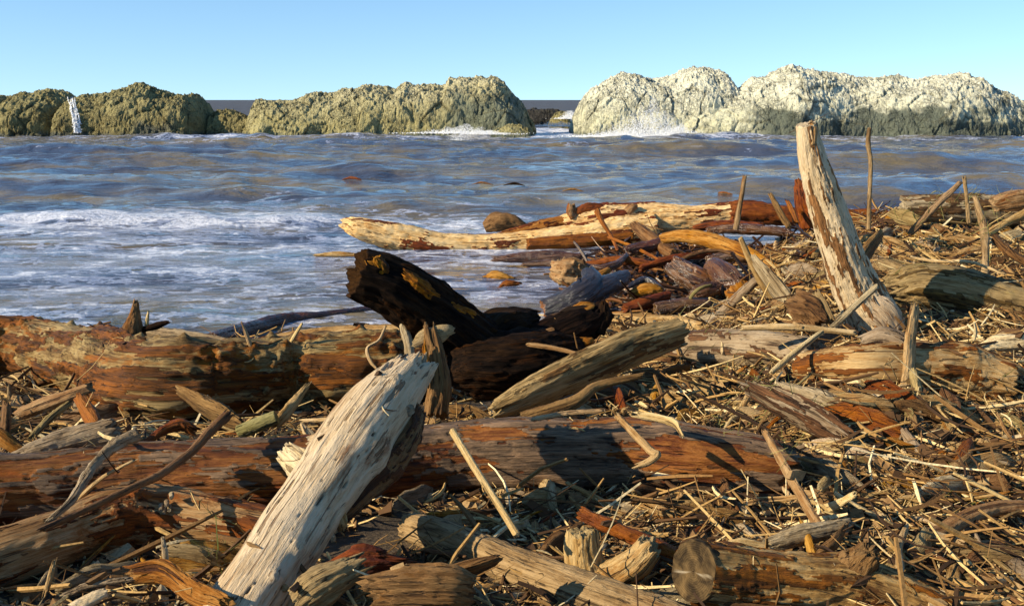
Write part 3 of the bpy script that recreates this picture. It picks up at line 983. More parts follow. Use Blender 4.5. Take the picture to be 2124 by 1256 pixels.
# pale leaning log
r = root_empty('leaning_log', 'pale sun bleached log leaning up towards the right with a jagged broken top', 'log', GL)
tr = wood_part('trunk', [(430, 1380, 176, 2.72), (505, 1268, 164, 2.92), (590, 1135, 148, 3.17), (672, 1010, 146, 3.42), (735, 920, 154, 3.62), (788, 850, 142, 3.80), (826, 802, 112, 3.94), (846, 778, 84, 4.01)], 'pale', r,
          lump=0.08, groove=0.025, fine=0.010, bark_at=None, crack=0.13, jag=(0.02, 0.11), dense=1.35, roll=0.0, seed=41.0,
          knots=[(0.66, 1.45, .20, .5), (0.86, 0.5, .12, .2), (0.30, 0.9, .14, .2), (0.20, 0.8, .12, .18), (0.50, 1.2, .10, .3), (0.6, -0.6, .05, .3)])
wood_part('bark_flank', [(700, 1065, 48, 3.41), (745, 1015, 66, 3.50), (800, 965, 70, 3.60), (846, 905, 54, 3.72), (868, 850, 30, 3.84)], 'umber', r, lump=0.18, groove=0.08, jag=(0.02, 0.03), bark_at=0.0, dense=1.2)
wood_part('splinter', [(858, 792, 52, 4.00), (868, 762, 44, 4.02), (874, 738, 22, 4.03)], 'grey', tr, lump=0.12, groove=0.14, jag=(0, 0.03), flat=0.6, dense=1.3)
wood_part('splinter', [(800, 815, 40, 3.90), (815, 785, 34, 3.95), (822, 765, 16, 3.97)], 'pale', tr, lump=0.12, groove=0.14, jag=(0, 0.03), flat=0.6, dense=1.3)
wood_part('knot_stub', [(700, 1060, 30, 3.36), (708, 1085, 24, 3.33), (709, 1098, 8, 3.32)], 'tan', tr, proxy=False, lump=0.15, groove=0.15, jag=(0, 0.01))
wood_part('knot_stub', [(838, 852, 34, 3.77), (850, 850, 24, 3.735)], 'grey', tr, proxy=False, lump=0.15, groove=0.15, jag=(0, 0.012))
wood_part('knot_stub', [(590, 1170, 24, 3.04), (596, 1172, 15, 3.01)], 'tan', tr, proxy=False, lump=0.15, groove=0.15, jag=(0, 0.008))
wood_part('knot_stub', [(585, 1218, 24, 2.96), (592, 1220, 15, 2.93)], 'tan', tr, proxy=False, lump=0.15, groove=0.15, jag=(0, 0.008))

# charred stump
r = root_empty('charred_stump', 'big black charred tree stump rearing up to the left above the shore', 'stump', GL)
tr = wood_part('trunk', [(742, 566, 100, 5.72), (800, 588, 112, 5.78), (860, 624, 116, 5.86), (920, 666, 116, 5.94), (985, 712, 122, 6.02), (1050, 760, 116, 6.08)], 'char', r, lump=0.17, groove=0.10, bark_at=0.42, bark_t=0.012, crack=0.14, jag=(0.035, 0.02), dense=1.4, seed=12.0, hollow=(0.06, 0), fine=0.06)
wood_part('root_mass', [(938, 768, 80, 5.92), (975, 758, 122, 5.90), (1040, 757, 136, 5.90), (1110, 748, 136, 5.96), (1170, 732, 95, 6.06), (1205, 722, 50, 6.15)], 'char', r, lump=0.22, groove=0.06, jag=(0.03, 0.03), dense=1.2, seed=17.0, bark_at=0.5, fine=0.08)
wood_part('side_branch', [(1090, 735, 95, 6.2), (1140, 706, 90, 6.28), (1195, 680, 84, 6.34), (1232, 662, 66, 6.38), (1250, 645, 40, 6.4)], 'char', r, lump=0.2, groove=0.1, jag=(0.02, 0.05), bark_at=0.6, bark_t=.006, dense=1.2, seed=23.0)
wood_part('prong', [(1236, 690, 40, 6.34), (1250, 655, 32, 6.36), (1252, 632, 18, 6.36)], 'char', r, lump=0.2, groove=0.15, jag=(0, 0.04))
wood_part('rotten_core', [(1182, 664, 36, 6.34), (1210, 648, 44, 6.36), (1232, 642, 30, 6.38)], 'orange', r, lump=0.3, groove=0.2, jag=(0.02, 0.02), seed=5.0)
wood_part('side_branch', [(1000, 705, 90, 6.1), (1040, 680, 84, 6.2), (1085, 668, 66, 6.3), (1115, 664, 34, 6.36)], 'char', r, lump=0.22, groove=0.1, jag=(0.02, 0.05), bark_at=0.45, bark_t=.006, seed=31.0)
wood_part('scorched_patch', [(776, 538, 30, 5.665), (785, 556, 38, 5.665), (788, 578, 22, 5.68)], 'scorch', tr, proxy=False, lump=0.45, groove=0.25, fine=0.2, jag=(0.02, 0.02), flat=0.8, dense=1.6)
wood_part('scorched_patch', [(842, 572, 18, 5.70), (872, 592, 30, 5.735), (905, 618, 22, 5.80)], 'scorch', tr, proxy=False, lump=0.45, groove=0.3, fine=0.2, jag=(0.05, 0.05), flat=0.8, dense=1.6)
wood_part('scorched_patch', [(925, 628, 18, 5.82), (955, 644, 28, 5.88), (990, 664, 16, 5.96)], 'scorch', tr, proxy=False, lump=0.45, groove=0.3, fine=0.2, jag=(0.05, 0.05), flat=0.8, dense=1.6)
wood_part('scorched_patch', [(1150, 722, 20, 6.1), (1190, 716, 34, 6.12), (1222, 708, 18, 6.2)], 'scorch', tr, proxy=False, lump=0.35, groove=0.2, jag=(0.02, 0.02))
wood_part('scorched_patch', [(1198, 716, 14, 6.08), (1215, 712, 22, 6.1), (1228, 706, 12, 6.14)], 'scorch', tr, proxy=False, lump=0.35, groove=0.2, jag=(0.02, 0.02))

GS = 'split and broken timbers in the pile'
piece('split_log', 'broad weathered grey brown split log sloping up beside the charred stump', 'log',
      [(1030, 850, 60, 5.25), (1120, 808, 92, 5.32), (1220, 762, 104, 5.42), (1320, 718, 98, 5.52), (1412, 688, 74, 5.60)], 'drift', GL, lump=0.08, groove=0.07, flat=0.55, roll=0.5, crack=0.12, jag=(0.08, 0.06), dense=1.3, bark_at=0.5, bark_t=0.004)
piece('driftwood_log', 'grey log with brown upper side lying behind the sloping split log', 'log',
      [(1340, 728, 66, 'T'), (1450, 722, 76, 'T'), (1570, 722, 74, 'T'), (1690, 732, 62, 'T')], 'grey', GL, lump=0.08, groove=0.05, crack=0.08, bark_at=0.25)
r = root_empty('leaning_post', 'tall pale weathered trunk standing tilted in the debris at right, mottled with bark', 'post', GL)
tr = wood_part('trunk', [(1672, 258, 40, 6.55), (1690, 345, 62, 6.58), (1716, 430, 72, 6.62), (1745, 520, 80, 6.66), (1775, 595, 94, 6.70), (1808, 665, 112, 6.72), (1826, 720, 120, 6.74)], 'pale', r, lump=0.08, groove=0.06, bark_at=0.34, bark_t=0.006, crack=0.08, jag=(0.012, 0.02), dense=1.5, seed=52.0, twist=0.4)
wood_part('flared_foot', [(1780, 630, 60, 6.62), (1820, 655, 86, 6.60), (1846, 690, 70, 6.60)], 'pale', r, lump=0.14, groove=0.08, jag=(0.02, 0.05), flat=0.6)
wood_part('broken_tip', [(1682, 300, 36, 6.53), (1686, 270, 30, 6.53), (1682, 254, 16, 6.53)], 'tan', tr, proxy=False, lump=0.1, groove=0.15, jag=(0, 0.03), flat=0.5)
piece('driftwood_log', 'thick greenish grey trunk with a long lengthwise crack running out at right', 'log',
      [(1848, 606, 66, 7.3), (1900, 596, 98, 7.28), (1980, 606, 108, 7.22), (2070, 630, 108, 7.15), (2160, 648, 108, 7.08), (2300, 680, 105, 6.95)], 'olive', GL, lump=0.07, groove=0.05, crack=0.14, bark_at=0.22, jag=(0.10, 0.02), dense=1.3, seed=63.0)
piece('driftwood_log', 'mottled brown log with an orange rotten hollow below the thick trunk at right', 'log',
      [(1680, 768, 78, 'T'), (1790, 762, 96, 'T'), (1900, 764, 106, 'T'), (2010, 774, 112, 'T'), (2096, 792, 84, 'T')], 'tan', GL, lump=0.13, groove=0.05, bark_at=0.0, bark_t=0.006, crack=0.08, jag=(0.06, 0.06), dense=1.2, seed=71.0, knots=[(0.80, 0.8, .16, .4), (0.5, 1.3, .08, .25)])

# sawn log bottom right
r = root_empty('sawn_log', 'log with a round sawn end facing the viewer, bottom right foreground', 'log', GL)
pts = [(1448, 1184, 128, 2.98), (1530, 1196, 124, 3.02), (1620, 1206, 118, 3.04), (1740, 1216, 130, 3.06), (1860, 1250, 118, 3.03), (2010, 1310, 105, 2.98), (2140, 1360, 100, 2.94)]
PP, RR = resolve(pts)
wood_part('trunk', pts, 'tan', r, lump=0.06, groove=0.05, bark_at=0.05, bark_t=0.005, crack=0.08, jag=(0.0, 0.02), dense=1.3, cap=(False, True), seed=84.0)
C0 = PP[0]
axis = (PP[0] - PP[1]) / np.linalg.norm(PP[0] - PP[1])
axis = axis * 0.62 + np.array([-0.35, -0.75, 0.10]) * 0.38
axis /= np.linalg.norm(axis)
V, F, at = tube(np.array([C0 - axis * 0.04, C0 + axis * 0.012, C0 + axis * 0.022]), np.array([RR[0] * 0.99, RR[0] * 0.995, RR[0] * 0.985]), 96, 16, 0.05, 0.03, (0, 0.004), fine=0.012, seed=0.0)
nseg = 96
ck = at['crack'].reshape(-1, nseg)
rs = at['rest']
cc = np.abs(rs[:, 1] * 0.96 + rs[:, 2] * 0.25 + 0.012 * pn(rs[:, 2] * 30, 1.0, 2.0) + 0.006)
at['crack'] = sstep(0.004, 0.001, cc) * at['endf'] * (np.abs(rs[:, 2]) < 0.075)
at['rest'] = rs
link('sawn_face', mesh_from('sawn_face', V, F, at), M['cut'], r)
proxy_of(np.array([C0 - axis * 0.04, C0 + axis * 0.025]), np.array([RR[0], RR[0]]))
wood_part('branch_stub', [(1750, 1200, 90, 3.06), (1785, 1165, 72, 3.04), (1800, 1148, 46, 3.02)], 'umber', r, lump=0.12, groove=0.08, jag=(0, 0.03))

piece('curved_log', 'smooth curved pale grey log rising from shadow under the leaning log to the bottom edge', 'log',
      [(850, 1092, 60, 'T'), (920, 1114, 74, 'T'), (1010, 1150, 78, 'T'), (1100, 1186, 82, 'T'), (1200, 1222, 86, 'T'), (1310, 1262, 90, 'T'), (1430, 1310, 90, 'T')], 'drift', GL, lump=0.06, groove=0.035, crack=0.06, jag=(0.03, 0.04), dense=1.2, seed=91.0)
r = root_empty('forked_stub', 'short forked tan wood stub like a letter Y beside the sawn log', 'stub', GS)
wood_part('prong', [(1206, 1102, 64, 3.30), (1208, 1145, 76, 3.29), (1218, 1195, 84, 3.28), (1228, 1225, 74, 3.26)], 'tan', r, lump=0.1, groove=0.10, jag=(0.02, 0.02), dense=1.5, crack=0.12)
wood_part('prong', [(1352, 1130, 56, 3.22), (1320, 1166, 64, 3.22), (1270, 1196, 70, 3.24), (1225, 1210, 60, 3.26)], 'tan', r, lump=0.1, groove=0.10, jag=(0.02, 0.02), dense=1.5, crack=0.12)

# ------------------------------------------------------------------ the far beached tree and the wet tangle
r = root_empty('beached_tree', 'long golden stripped tree trunk lying in the shallows in the middle distance', 'log', GL)
wood_part('lower_limb', [(706, 462, 16, 15.3), (740, 472, 44, 15.3), (820, 490, 56, 15.35), (920, 508, 52, 15.4), (1040, 508, 48, 15.5), (1160, 496, 52, 15.6), (1280, 480, 58, 15.7), (1360, 470, 50, 15.8)], 'gold', r, lump=0.08, groove=0.06, bark_at=0.32, bark_t=0.01, crack=0.06, jag=(0.12, 0.05), dense=1.8)
wood_part('trunk', [(1175, 468, 46, 15.9), (1240, 456, 64, 15.95), (1340, 452, 62, 16.0), (1440, 452, 54, 16.0), (1535, 442, 44, 16.0), (1600, 444, 40, 16.0)], 'gold', r, lump=0.12, groove=0.06, bark_at=0.30, bark_t=0.012, crack=0.06, jag=(0.1, 0.05), dense=1.8)
wood_part('side_branch', [(1020, 494, 12, 15.8), (1080, 480, 24, 15.85), (1150, 464, 28, 15.9), (1220, 452, 30, 15.95)], 'orange', r, lump=0.1, groove=0.06, jag=(0.08, 0.03), bark_at=0.2, dense=1.8)
wood_part('root_knob', [(1190, 450, 20, 15.8), (1184, 438, 22, 15.8), (1184, 425, 14, 15.8)], 'tan', r, lump=0.3, groove=0.1, jag=(0, 0.05), dense=1.6)
wood_part('bark_strip', [(1190, 440, 18, 15.8), (1230, 434, 26, 15.85), (1270, 440, 16, 15.9)], 'red', r, lump=0.3, groove=0.15, jag=(0.05, 0.05), flat=0.6, dense=1.6)
wood_part('root_knob', [(1300, 440, 16, 15.8), (1310, 430, 18, 15.8), (1320, 428, 10, 15.8)], 'tan', r, lump=0.3, jag=(0, 0.03), dense=1.6)
piece('driftwood_log', 'red brown barked log end beyond the thin upright stick, right of the golden trunk', 'log',
      [(1520, 440, 44, 15.4), (1570, 440, 46, 15.4), (1640, 450, 40, 15.4), (1720, 458, 34, 15.4)], 'red', GL, lump=0.15, groove=0.1, jag=(0.08, 0.05), dense=1.4)
piece('driftwood_log', 'dark brown bark covered log lying against the front of the golden trunk', 'log',
      [(1095, 506, 22, 14.9), (1160, 502, 28, 14.95), (1230, 497, 28, 15.0), (1310, 492, 24, 15.1)], 'red', GS, lump=0.1, groove=0.15, jag=(0.05, 0.05), dense=1.8)
piece('driftwood_log', 'flat brown half sunken log with foam around it before the golden trunk', 'log',
      [(1020, 538, 10, 13.3), (1080, 534, 22, 13.3), (1150, 534, 26, 13.3), (1215, 536, 18, 13.3)], 'wet', GS, lump=0.15, groove=0.15, jag=(0.1, 0.05), dense=1.8)
piece('boulder', 'dark brown wet rock just behind the golden trunk', 'rock', [(1005, 472, 20, 17.0), (1030, 462, 40, 17.0), (1062, 462, 34, 17.0), (1092, 470, 14, 17.0)], 'umber', None, lump=0.3, groove=0.05, jag=(0, 0), dense=1.8)
piece('root_ball', 'knotted golden root ball at the water edge in the wet tangle', 'root', [(1146, 558, 36, 11.9), (1172, 562, 54, 11.85), (1200, 566, 48, 11.85), (1216, 572, 24, 11.85)], 'tan', GS, lump=0.40, burl=0.5, groove=0.12, jag=(0.04, 0.04), dense=2.2)
r = root_empty('wet_forked_log', 'wet forked log shining blue with sky reflection at the water edge', 'log', GL)
wood_part('trunk', [(1128, 642, 40, 10.15), (1165, 632, 52, 10.2), (1205, 612, 58, 10.3), (1228, 588, 46, 10.45), (1222, 566, 34, 10.6)], 'sheen', r, lump=0.1, groove=0.05, jag=(0.03, 0.03), dense=1.8)
wood_part('side_branch', [(1205, 620, 44, 10.3), (1250, 598, 46, 10.45), (1280, 584, 40, 10.6), (1296, 572, 26, 10.7)], 'sheen', r, lump=0.12, groove=0.05, jag=(0.02, 0.04), dense=1.8)
r = root_empty('rotten_log', 'stout brown log with a crumbly yellow rotten end in the wet tangle', 'log', GL)
tr = wood_part('trunk', [(1480, 556, 50, 10.9), (1500, 572, 58, 10.7), (1522, 598, 62, 10.5), (1530, 618, 50, 10.45)], 'wet', r, lump=0.12, groove=0.06, jag=(0.03, 0.02), dense=1.8)
wood_part('rotten_core', [(1524, 592, 40, 10.36), (1532, 604, 46, 10.34), (1538, 612, 34, 10.36)], 'orange', tr, lump=0.35, groove=0.15, jag=(0.02, 0.02), dense=1.8)
piece('driftwood_log', 'barrel shaped golden brown wet log left of the crumbly rotten log', 'log', [(1392, 548, 40, 11.0), (1420, 566, 52, 10.9), (1450, 580, 52, 10.8), (1475, 590, 40, 10.75)], 'wet', GL, lump=0.1, groove=0.06, jag=(0.03, 0.03), bark_at=0.2, dense=1.8)
piece('curved_log', 'arched orange brown log curving down right through the tangle', 'log', [(1376, 494, 22, 12.6), (1430, 490, 30, 12.3), (1500, 506, 32, 11.9), (1560, 532, 30, 11.4), (1612, 562, 24, 11.0)], 'orange', GL, lump=0.08, groove=0.07, jag=(0.05, 0.05), dense=1.8)
piece('driftwood_log', 'brown pointed limb slanting down from the golden trunk into the tangle', 'log', [(1312, 462, 10, 13.6), (1325, 475, 24, 13.5), (1360, 502, 28, 13.1), (1400, 530, 26, 12.6)], 'umber', GS, lump=0.1, groove=0.08, jag=(0.08, 0.03), dense=1.8)
piece('dead_branch', 'thin dark wet branch standing crooked before the golden trunk', 'branch', [(1238, 436, 14, 14.0), (1250, 462, 10, 13.9), (1268, 490, 8, 13.8), (1282, 520, 7, 13.6)], 'red', None, lump=0.12, groove=0.06, jag=(0.02, 0.02), dense=1.6)
piece('dead_branch', 'long thin dark branch running down right into the tangle from the crooked branch', 'branch', [(1262, 492, 7, 13.5), (1310, 510, 7, 13.0), (1370, 540, 6, 12.3)], 'red', None, lump=0.12, jag=(0.02, 0.02))
piece('driftwood_log', 'knobbly pale brown pole lying level between the stump and the wet tangle', 'log', [(1255, 662, 24, 'T'), (1320, 664, 28, 'T'), (1400, 668, 28, 'T'), (1462, 676, 22, 'T')], 'tan', GS, lump=0.2, groove=0.05, burl=0.15, jag=(0.02, 0.03), dense=1.8)
piece('driftwood_log', 'slim pale pole at the water edge directly behind the charred stump', 'log', [(1040, 652, 10, 'T'), (1110, 658, 16, 'T'), (1180, 664, 12, 'T')], 'straw', GS, lump=0.1, jag=(0.02, 0.02), dense=1.5)
piece('driftwood_log', 'reddish wet log slanting up in the shallow water right of the forked shining log', 'log', [(1296, 640, 22, 10.1), (1340, 628, 28, 10.2), (1386, 612, 18, 10.4)], 'red', GS, lump=0.15, groove=0.1, jag=(0.04, 0.04), dense=1.5)
piece('driftwood_log', 'short brown wet log on the pebbles below the rotten log', 'log', [(1360, 640, 26, 9.9), (1420, 632, 28, 9.95), (1470, 628, 22, 10.0)], 'wet', GS, lump=0.12, groove=0.08, jag=(0.03, 0.03), dense=1.5)
piece('kelp_stalk', 'arched yellow green kelp stalk in the wet tangle', 'seaweed', [(1428, 642, 7, 10.0), (1434, 615, 8, 9.95), (1452, 598, 8, 9.95), (1476, 591, 6, 10.0)], 'green', None, lump=0.05, jag=(0, 0))
piece('dead_branch', 'grey gnarled branch slanting up from the pebbles towards the leaning post', 'branch', [(1490, 652, 16, 9.3), (1530, 618, 22, 9.2), (1568, 582, 18, 9.1), (1592, 566, 10, 9.0)], 'grey', None, lump=0.15, groove=0.12, jag=(0.03, 0.03), dense=1.5)
piece('dead_branch', 'bare stick rising to a point with a splintered board at its foot', 'branch', [(1536, 494, 10, 8.6), (1556, 540, 14, 8.6), (1582, 590, 16, 8.6), (1600, 616, 12, 8.6)], 'tan', None, lump=0.1, groove=0.08, jag=(0.02, 0.02), dense=1.5)
piece('splintered_board', 'splintered grey board leaning down right of the bare pointed stick', 'board', [(1566, 538, 20, 8.5), (1596, 578, 44, 8.4), (1630, 622, 50, 8.3), (1650, 655, 36, 8.2)], 'grey', GS, lump=0.1, groove=0.15, flat=0.35, roll=0.4, jag=(0.10, 0.06), crack=0.15, dense=1.4)

# wet tangle: more single pieces
for lab, pts, mt in [
    ('dark red plank lying between the golden trunk and the shining forked log', [(1225, 548, 14, 12.2), (1290, 540, 20, 12.2), (1350, 548, 14, 12.1)], 'red'),
    ('curved wet bark strip just above the shining forked log', [(1205, 548, 8, 11.9), (1240, 556, 14, 11.8), (1275, 550, 16, 11.9), (1300, 530, 10, 12.2)], 'wet'),
    ('stout wet brown log end left of the arched orange log', [(1300, 520, 22, 12.8), (1345, 512, 26, 12.9), (1385, 500, 18, 13.0)], 'wet'),
    ('wet red brown limb crossing under the arched orange log', [(1330, 556, 14, 11.7), (1400, 536, 18, 11.9), (1470, 528, 14, 12.1)], 'red'),
    ('black wet root curling left of the barrel shaped log', [(1300, 596, 10, 10.9), (1335, 580, 14, 11.0), (1362, 590, 12, 10.9), (1380, 610, 8, 10.7)], 'sheen'),
    ('orange brown wet chunk in the foam right of the shining forked log', [(1310, 610, 18, 10.6), (1340, 600, 26, 10.6), (1372, 602, 16, 10.6)], 'orange'),
    ('short wet log behind the rotten log', [(1470, 540, 18, 11.6), (1520, 530, 24, 11.6), (1572, 540, 18, 11.5)], 'wet'),
    ('dark wet log under the upright slim stick', [(1470, 478, 16, 13.6), (1540, 474, 22, 13.5), (1640, 482, 18, 13.3)], 'wet'),
    ('red brown log lying between the arched log and the red log end', [(1440, 474, 14, 14.0), (1500, 466, 20, 14.0), (1580, 470, 16, 13.9)], 'red'),
    ('thin dark branch arching over the barrel shaped log', [(1380, 560, 6, 11.2), (1430, 530, 8, 11.3), (1490, 520, 7, 11.4), (1540, 536, 5, 11.3)], 'umber'),
    ('small orange log end beside the wet root ball', [(1215, 580, 14, 11.3), (1240, 572, 18, 11.3), (1262, 560, 12, 11.4)], 'orange'),
    ('brown wet plank half under water before the root ball', [(1085, 548, 8, 12.6), (1140, 546, 14, 12.6), (1190, 552, 10, 12.5)], 'wet'),
    ('dark wet stump end near the pebbles', [(1440, 610, 24, 10.3), (1465, 602, 30, 10.35), (1490, 598, 22, 10.4)], 'wet')]:
    piece('wet_driftwood', lab, 'driftwood', pts, mt, 'wet pieces in the shore tangle', lump=0.2, groove=0.14, jag=(0.06, 0.06), dense=1.8)

# left shore pieces
piece('driftwood_log', 'dark red brown wet log along the water edge behind the burl log', 'log', [(440, 704, 30, 'T'), (520, 684, 36, 'T'), (590, 666, 34, 'T'), (680, 656, 24, 'T'), (800, 640, 20, 'T')], 'wet', GL, lump=0.15, groove=0.1, jag=(0.03, 0.05), dense=1.5, burl=0.1)
piece('driftwood_log', 'grey tapered log lying behind the burl log beside the pointed stump', 'log', [(286, 686, 24, 7.3), (350, 694, 30, 7.2), (420, 704, 28, 7.1), (480, 712, 18, 7.0)], 'grey', GS, lump=0.12, groove=0.08, jag=(0.03, 0.03), dense=1.5)
piece('driftwood_log', 'pale brown pole lying along the top of the burl log, left of the stump', 'log', [(560, 702, 16, 6.6), (650, 692, 24, 6.6), (760, 686, 28, 6.55), (840, 684, 22, 6.5)], 'tan', GS, lump=0.12, groove=0.08, jag=(0.04, 0.03), dense=1.5)
rebuild()
piece('pointed_stump', 'dark pointed stump standing on the burl log against the foam', 'stump', [(280, 700, 44, 6.5), (276, 680, 40, 6.5), (280, 655, 24, 6.5), (283, 628, 9, 6.5)], 'umber', None, lump=0.15, groove=0.12, jag=(0, 0.03), dense=2.0)
piece('wooden_stake', 'short pale pointed stake beside the dark pointed stump', 'stake', [(303, 684, 8, 6.5), (305, 665, 8, 6.5), (308, 646, 4, 6.5)], 'straw', None, lump=0.05, jag=(0, 0.01))
piece('wood_chunk', 'small black chunk right of the dark pointed stump', 'chunk', [(300, 682, 12, 6.5), (322, 676, 16, 6.5), (346, 668, 8, 6.5)], 'char', None, lump=0.2, groove=0.1, jag=(0.02, 0.02))
piece('wooden_stake', 'orange tan pointed stake leaning left on the burl log', 'stake', [(524, 728, 14, 6.0), (512, 695, 13, 6.02), (500, 666, 4, 6.05)], 'tan', None, lump=0.05, groove=0.1, jag=(0, 0.02), flat=0.6, dense=1.6)
piece('wooden_stake', 'small pale stick leaning right near the wet shore log', 'stake', [(604, 708, 8, 6.1), (616, 688, 8, 6.1), (627, 670, 5, 6.1)], 'straw', None, lump=0.05, jag=(0, 0.01))
piece('splintered_stump', 'torn upright brown trunk piece under the raised end of the charred stump', 'stump', [(904, 860, 78, 5.3), (910, 800, 76, 5.35), (904, 740, 64, 5.4), (896, 700, 44, 5.45)], 'umber', GS, lump=0.16, groove=0.16, flat=0.6, jag=(0.03, 0.09), crack=0.2, dense=1.4)
piece('splintered_stump', 'narrow torn orange brown splinter standing left of the torn trunk piece', 'splinter', [(884, 800, 24, 5.25), (886, 760, 26, 5.28), (880, 715, 16, 5.3)], 'orange', GS, lump=0.12, groove=0.16, flat=0.5, jag=(0.03, 0.08), dense=1.6)
piece('dead_branch', 'upright grey dead branch beneath the charred stump, tip bent left', 'branch', [(850, 760, 22, 5.7), (848, 715, 20, 5.72), (838, 680, 18, 5.75), (832, 655, 8, 5.75)], 'grey', GS, lump=0.12, groove=0.1, jag=(0.02, 0.03), dense=1.5)
piece('dead_branch', 'slender tan branch lying across the charred stump root mass', 'branch', [(1050, 708, 12, 5.85), (1110, 716, 11, 5.8), (1160, 724, 10, 5.76), (1212, 738, 8, 5.7)], 'tan', None, lump=0.12, jag=(0.02, 0.02), dense=1.5)
piece('forked_twig', 'pale forked twig hanging down the face of the burl log', 'twig', [(800, 676, 5, 5.8), (786, 705, 6, 5.68), (762, 722, 7, 5.62), (768, 748, 8, 5.58), (782, 765, 5, 5.55)], 'straw', None, lump=0.1, jag=(0, 0))

# behind and around the post
piece('rotten_stump', 'rusty brown broken stub standing just left of the leaning post', 'stump', [(1680, 470, 40, 9.4), (1672, 430, 42, 9.4), (1664, 395, 34, 9.4), (1660, 374, 22, 9.4)], 'red', GS, lump=0.18, groove=0.12, jag=(0.02, 0.06), dense=1.6)
piece('upright_stick', 'straight slim stick standing upright above the end of the golden trunk', 'stick', [(1526, 476, 12, 9.6), (1534, 430, 11, 9.6), (1540, 395, 10, 9.6), (1545, 364, 8, 9.6)], 'drift', None, lump=0.12, groove=0.1, burl=0.12, jag=(0, 0.01), dense=1.8)
piece('upright_pole', 'tall thin bare pole standing upright right of the leaning post', 'pole', [(1802, 476, 9, 9.0), (1803, 420, 9, 9.0), (1806, 340, 9, 9.0), (1801, 300, 10, 9.0), (1803, 266, 8, 9.0)], 'drift', None, lump=0.10, jag=(0, 0.01), dense=1.6)
piece('driftwood_log', 'pale blotchy log on the skyline of the debris mound at far right', 'log', [(1874, 432, 50, 10.6), (1940, 432, 56, 10.6), (2020, 432, 62, 10.6), (2110, 438, 60, 10.6), (2200, 445, 55, 10.6)], 'grey', GL, lump=0.14, groove=0.05, bark_at=0.1, jag=(0.06, 0.03), dense=1.5, seed=120.0)
piece('wood_block', 'light tan sawn block on the skyline at the right picture edge', 'block', [(2062, 424, 30, 10.2), (2100, 414, 36, 10.2), (2160, 408, 34, 10.2)], 'tan', GS, lump=0.06, groove=0.06, power=5, jag=(0.03, 0.02), dense=1.5)
piece('driftwood_log', 'dark red log end poking out beyond the thin bare pole', 'log', [(1750, 448, 26, 12.5), (1800, 446, 26, 12.5), (1870, 450, 22, 12.5)], 'red', GS, lump=0.15, groove=0.08, jag=(0.05, 0.05), dense=1.5)
rebuild()
# ------------------------------------------------------------------ individually recognisable smaller pieces
def sp(name, label, cat, pts, mat, **kw):
    kw.setdefault('lump', 0.20)
    kw.setdefault('groove', 0.13)
    kw.setdefault('jag', (0.035, 0.035))
    kw.setdefault('fine', 0.07)
    kw.setdefault('dense', 1.4)
    return piece(name, label, cat, pts, mat, **kw)


# left gap between burl log and rust log
sp('broken_stick', 'thick tan stick propped up left below the burl log', 'stick', [(42, 858, 28, 4.9), (110, 832, 30, 4.88), (188, 803, 22, 4.86)], 'tan', jag=(0.03, 0.02))
sp('broken_stick', 'reddish brown broken stick standing down right of the propped tan stick', 'stick', [(165, 826, 24, 4.78), (188, 862, 30, 4.66), (214, 905, 28, 4.55)], 'red')
sp('broken_stick', 'thin olive stick crossing under the propped tan stick', 'stick', [(68, 902, 14, 4.6), (105, 866, 16, 4.75), (142, 836, 12, 4.85)], 'olive')
sp('broken_stick', 'orange stick end entering at the left picture edge', 'stick', [(-60, 870, 30, 4.35), (0, 905, 30, 4.32), (52, 940, 24, 4.3)], 'orange')
sp('broken_stick', 'upright brown stick at the left picture edge in shadow', 'stick', [(14, 840, 18, 4.8), (12, 870, 20, 4.75), (10, 905, 20, 4.7)], 'umber')
sp('split_plank', 'grey brown split plank lying along the top of the rust log at left', 'plank', [(18, 958, 30, 4.12), (90, 932, 54, 4.16), (160, 912, 58, 4.2), (232, 892, 50, 4.22)], 'grey', flat=0.6, groove=0.14, crack=0.15, jag=(0.06, 0.04))
sp('bark_slab', 'dark grey curved bark slab against the foot of the burl log', 'slab', [(372, 812, 34, 5.0), (420, 838, 70, 4.9), (470, 862, 72, 4.8), (505, 880, 40, 4.72)], 'umber', flat=0.35, roll=0.5, groove=0.12, jag=(0.05, 0.05))
sp('cut_branch', 'short green barked branch with a cut end near the bark slab', 'branch', [(496, 896, 30, 4.55), (535, 880, 31, 4.55), (574, 864, 29, 4.56)], 'green', lump=0.03, groove=0.02, jag=(0, 0))
sp('broken_stick', 'slanting pinkish brown splinter rising right of the green branch', 'splinter', [(566, 884, 22, 4.6), (600, 848, 28, 4.66), (634, 804, 12, 4.7)], 'tan', flat=0.5, groove=0.15, jag=(0.03, 0.06))
sp('broken_stick', 'pale thin stick lying level left of the leaning log top', 'stick', [(630, 872, 8, 4.55), (690, 870, 10, 4.5), (745, 872, 10, 4.45)], 'straw')
sp('gnarled_branch', 'knobbly grey brown branch leaning on the rust log at left', 'branch', [(284, 902, 24, 3.86), (240, 922, 26, 3.8), (205, 952, 20, 3.72), (176, 992, 20, 3.62), (150, 1035, 16, 3.5), (104, 1078, 12, 3.4)], 'grey', lump=0.25, burl=0.2, jag=(0.02, 0.02))
sp('long_stick', 'long dark purple brown stick slanting across the left logs', 'stick', [(470, 862, 22, 4.12), (430, 900, 20, 3.98), (395, 938, 18, 3.84), (330, 985, 17, 3.62), (280, 1008, 16, 3.5), (180, 1056, 14, 3.3), (86, 1098, 13, 3.12)], 'umber', groove=0.03, lump=0.06)
sp('wood_chunk', 'pale beige chunk with torn end poking out behind the leaning log', 'chunk', [(590, 938, 44, 3.72), (620, 965, 62, 3.68), (655, 1000, 66, 3.64)], 'pale', groove=0.14, jag=(0.03, 0.02), flat=0.8)
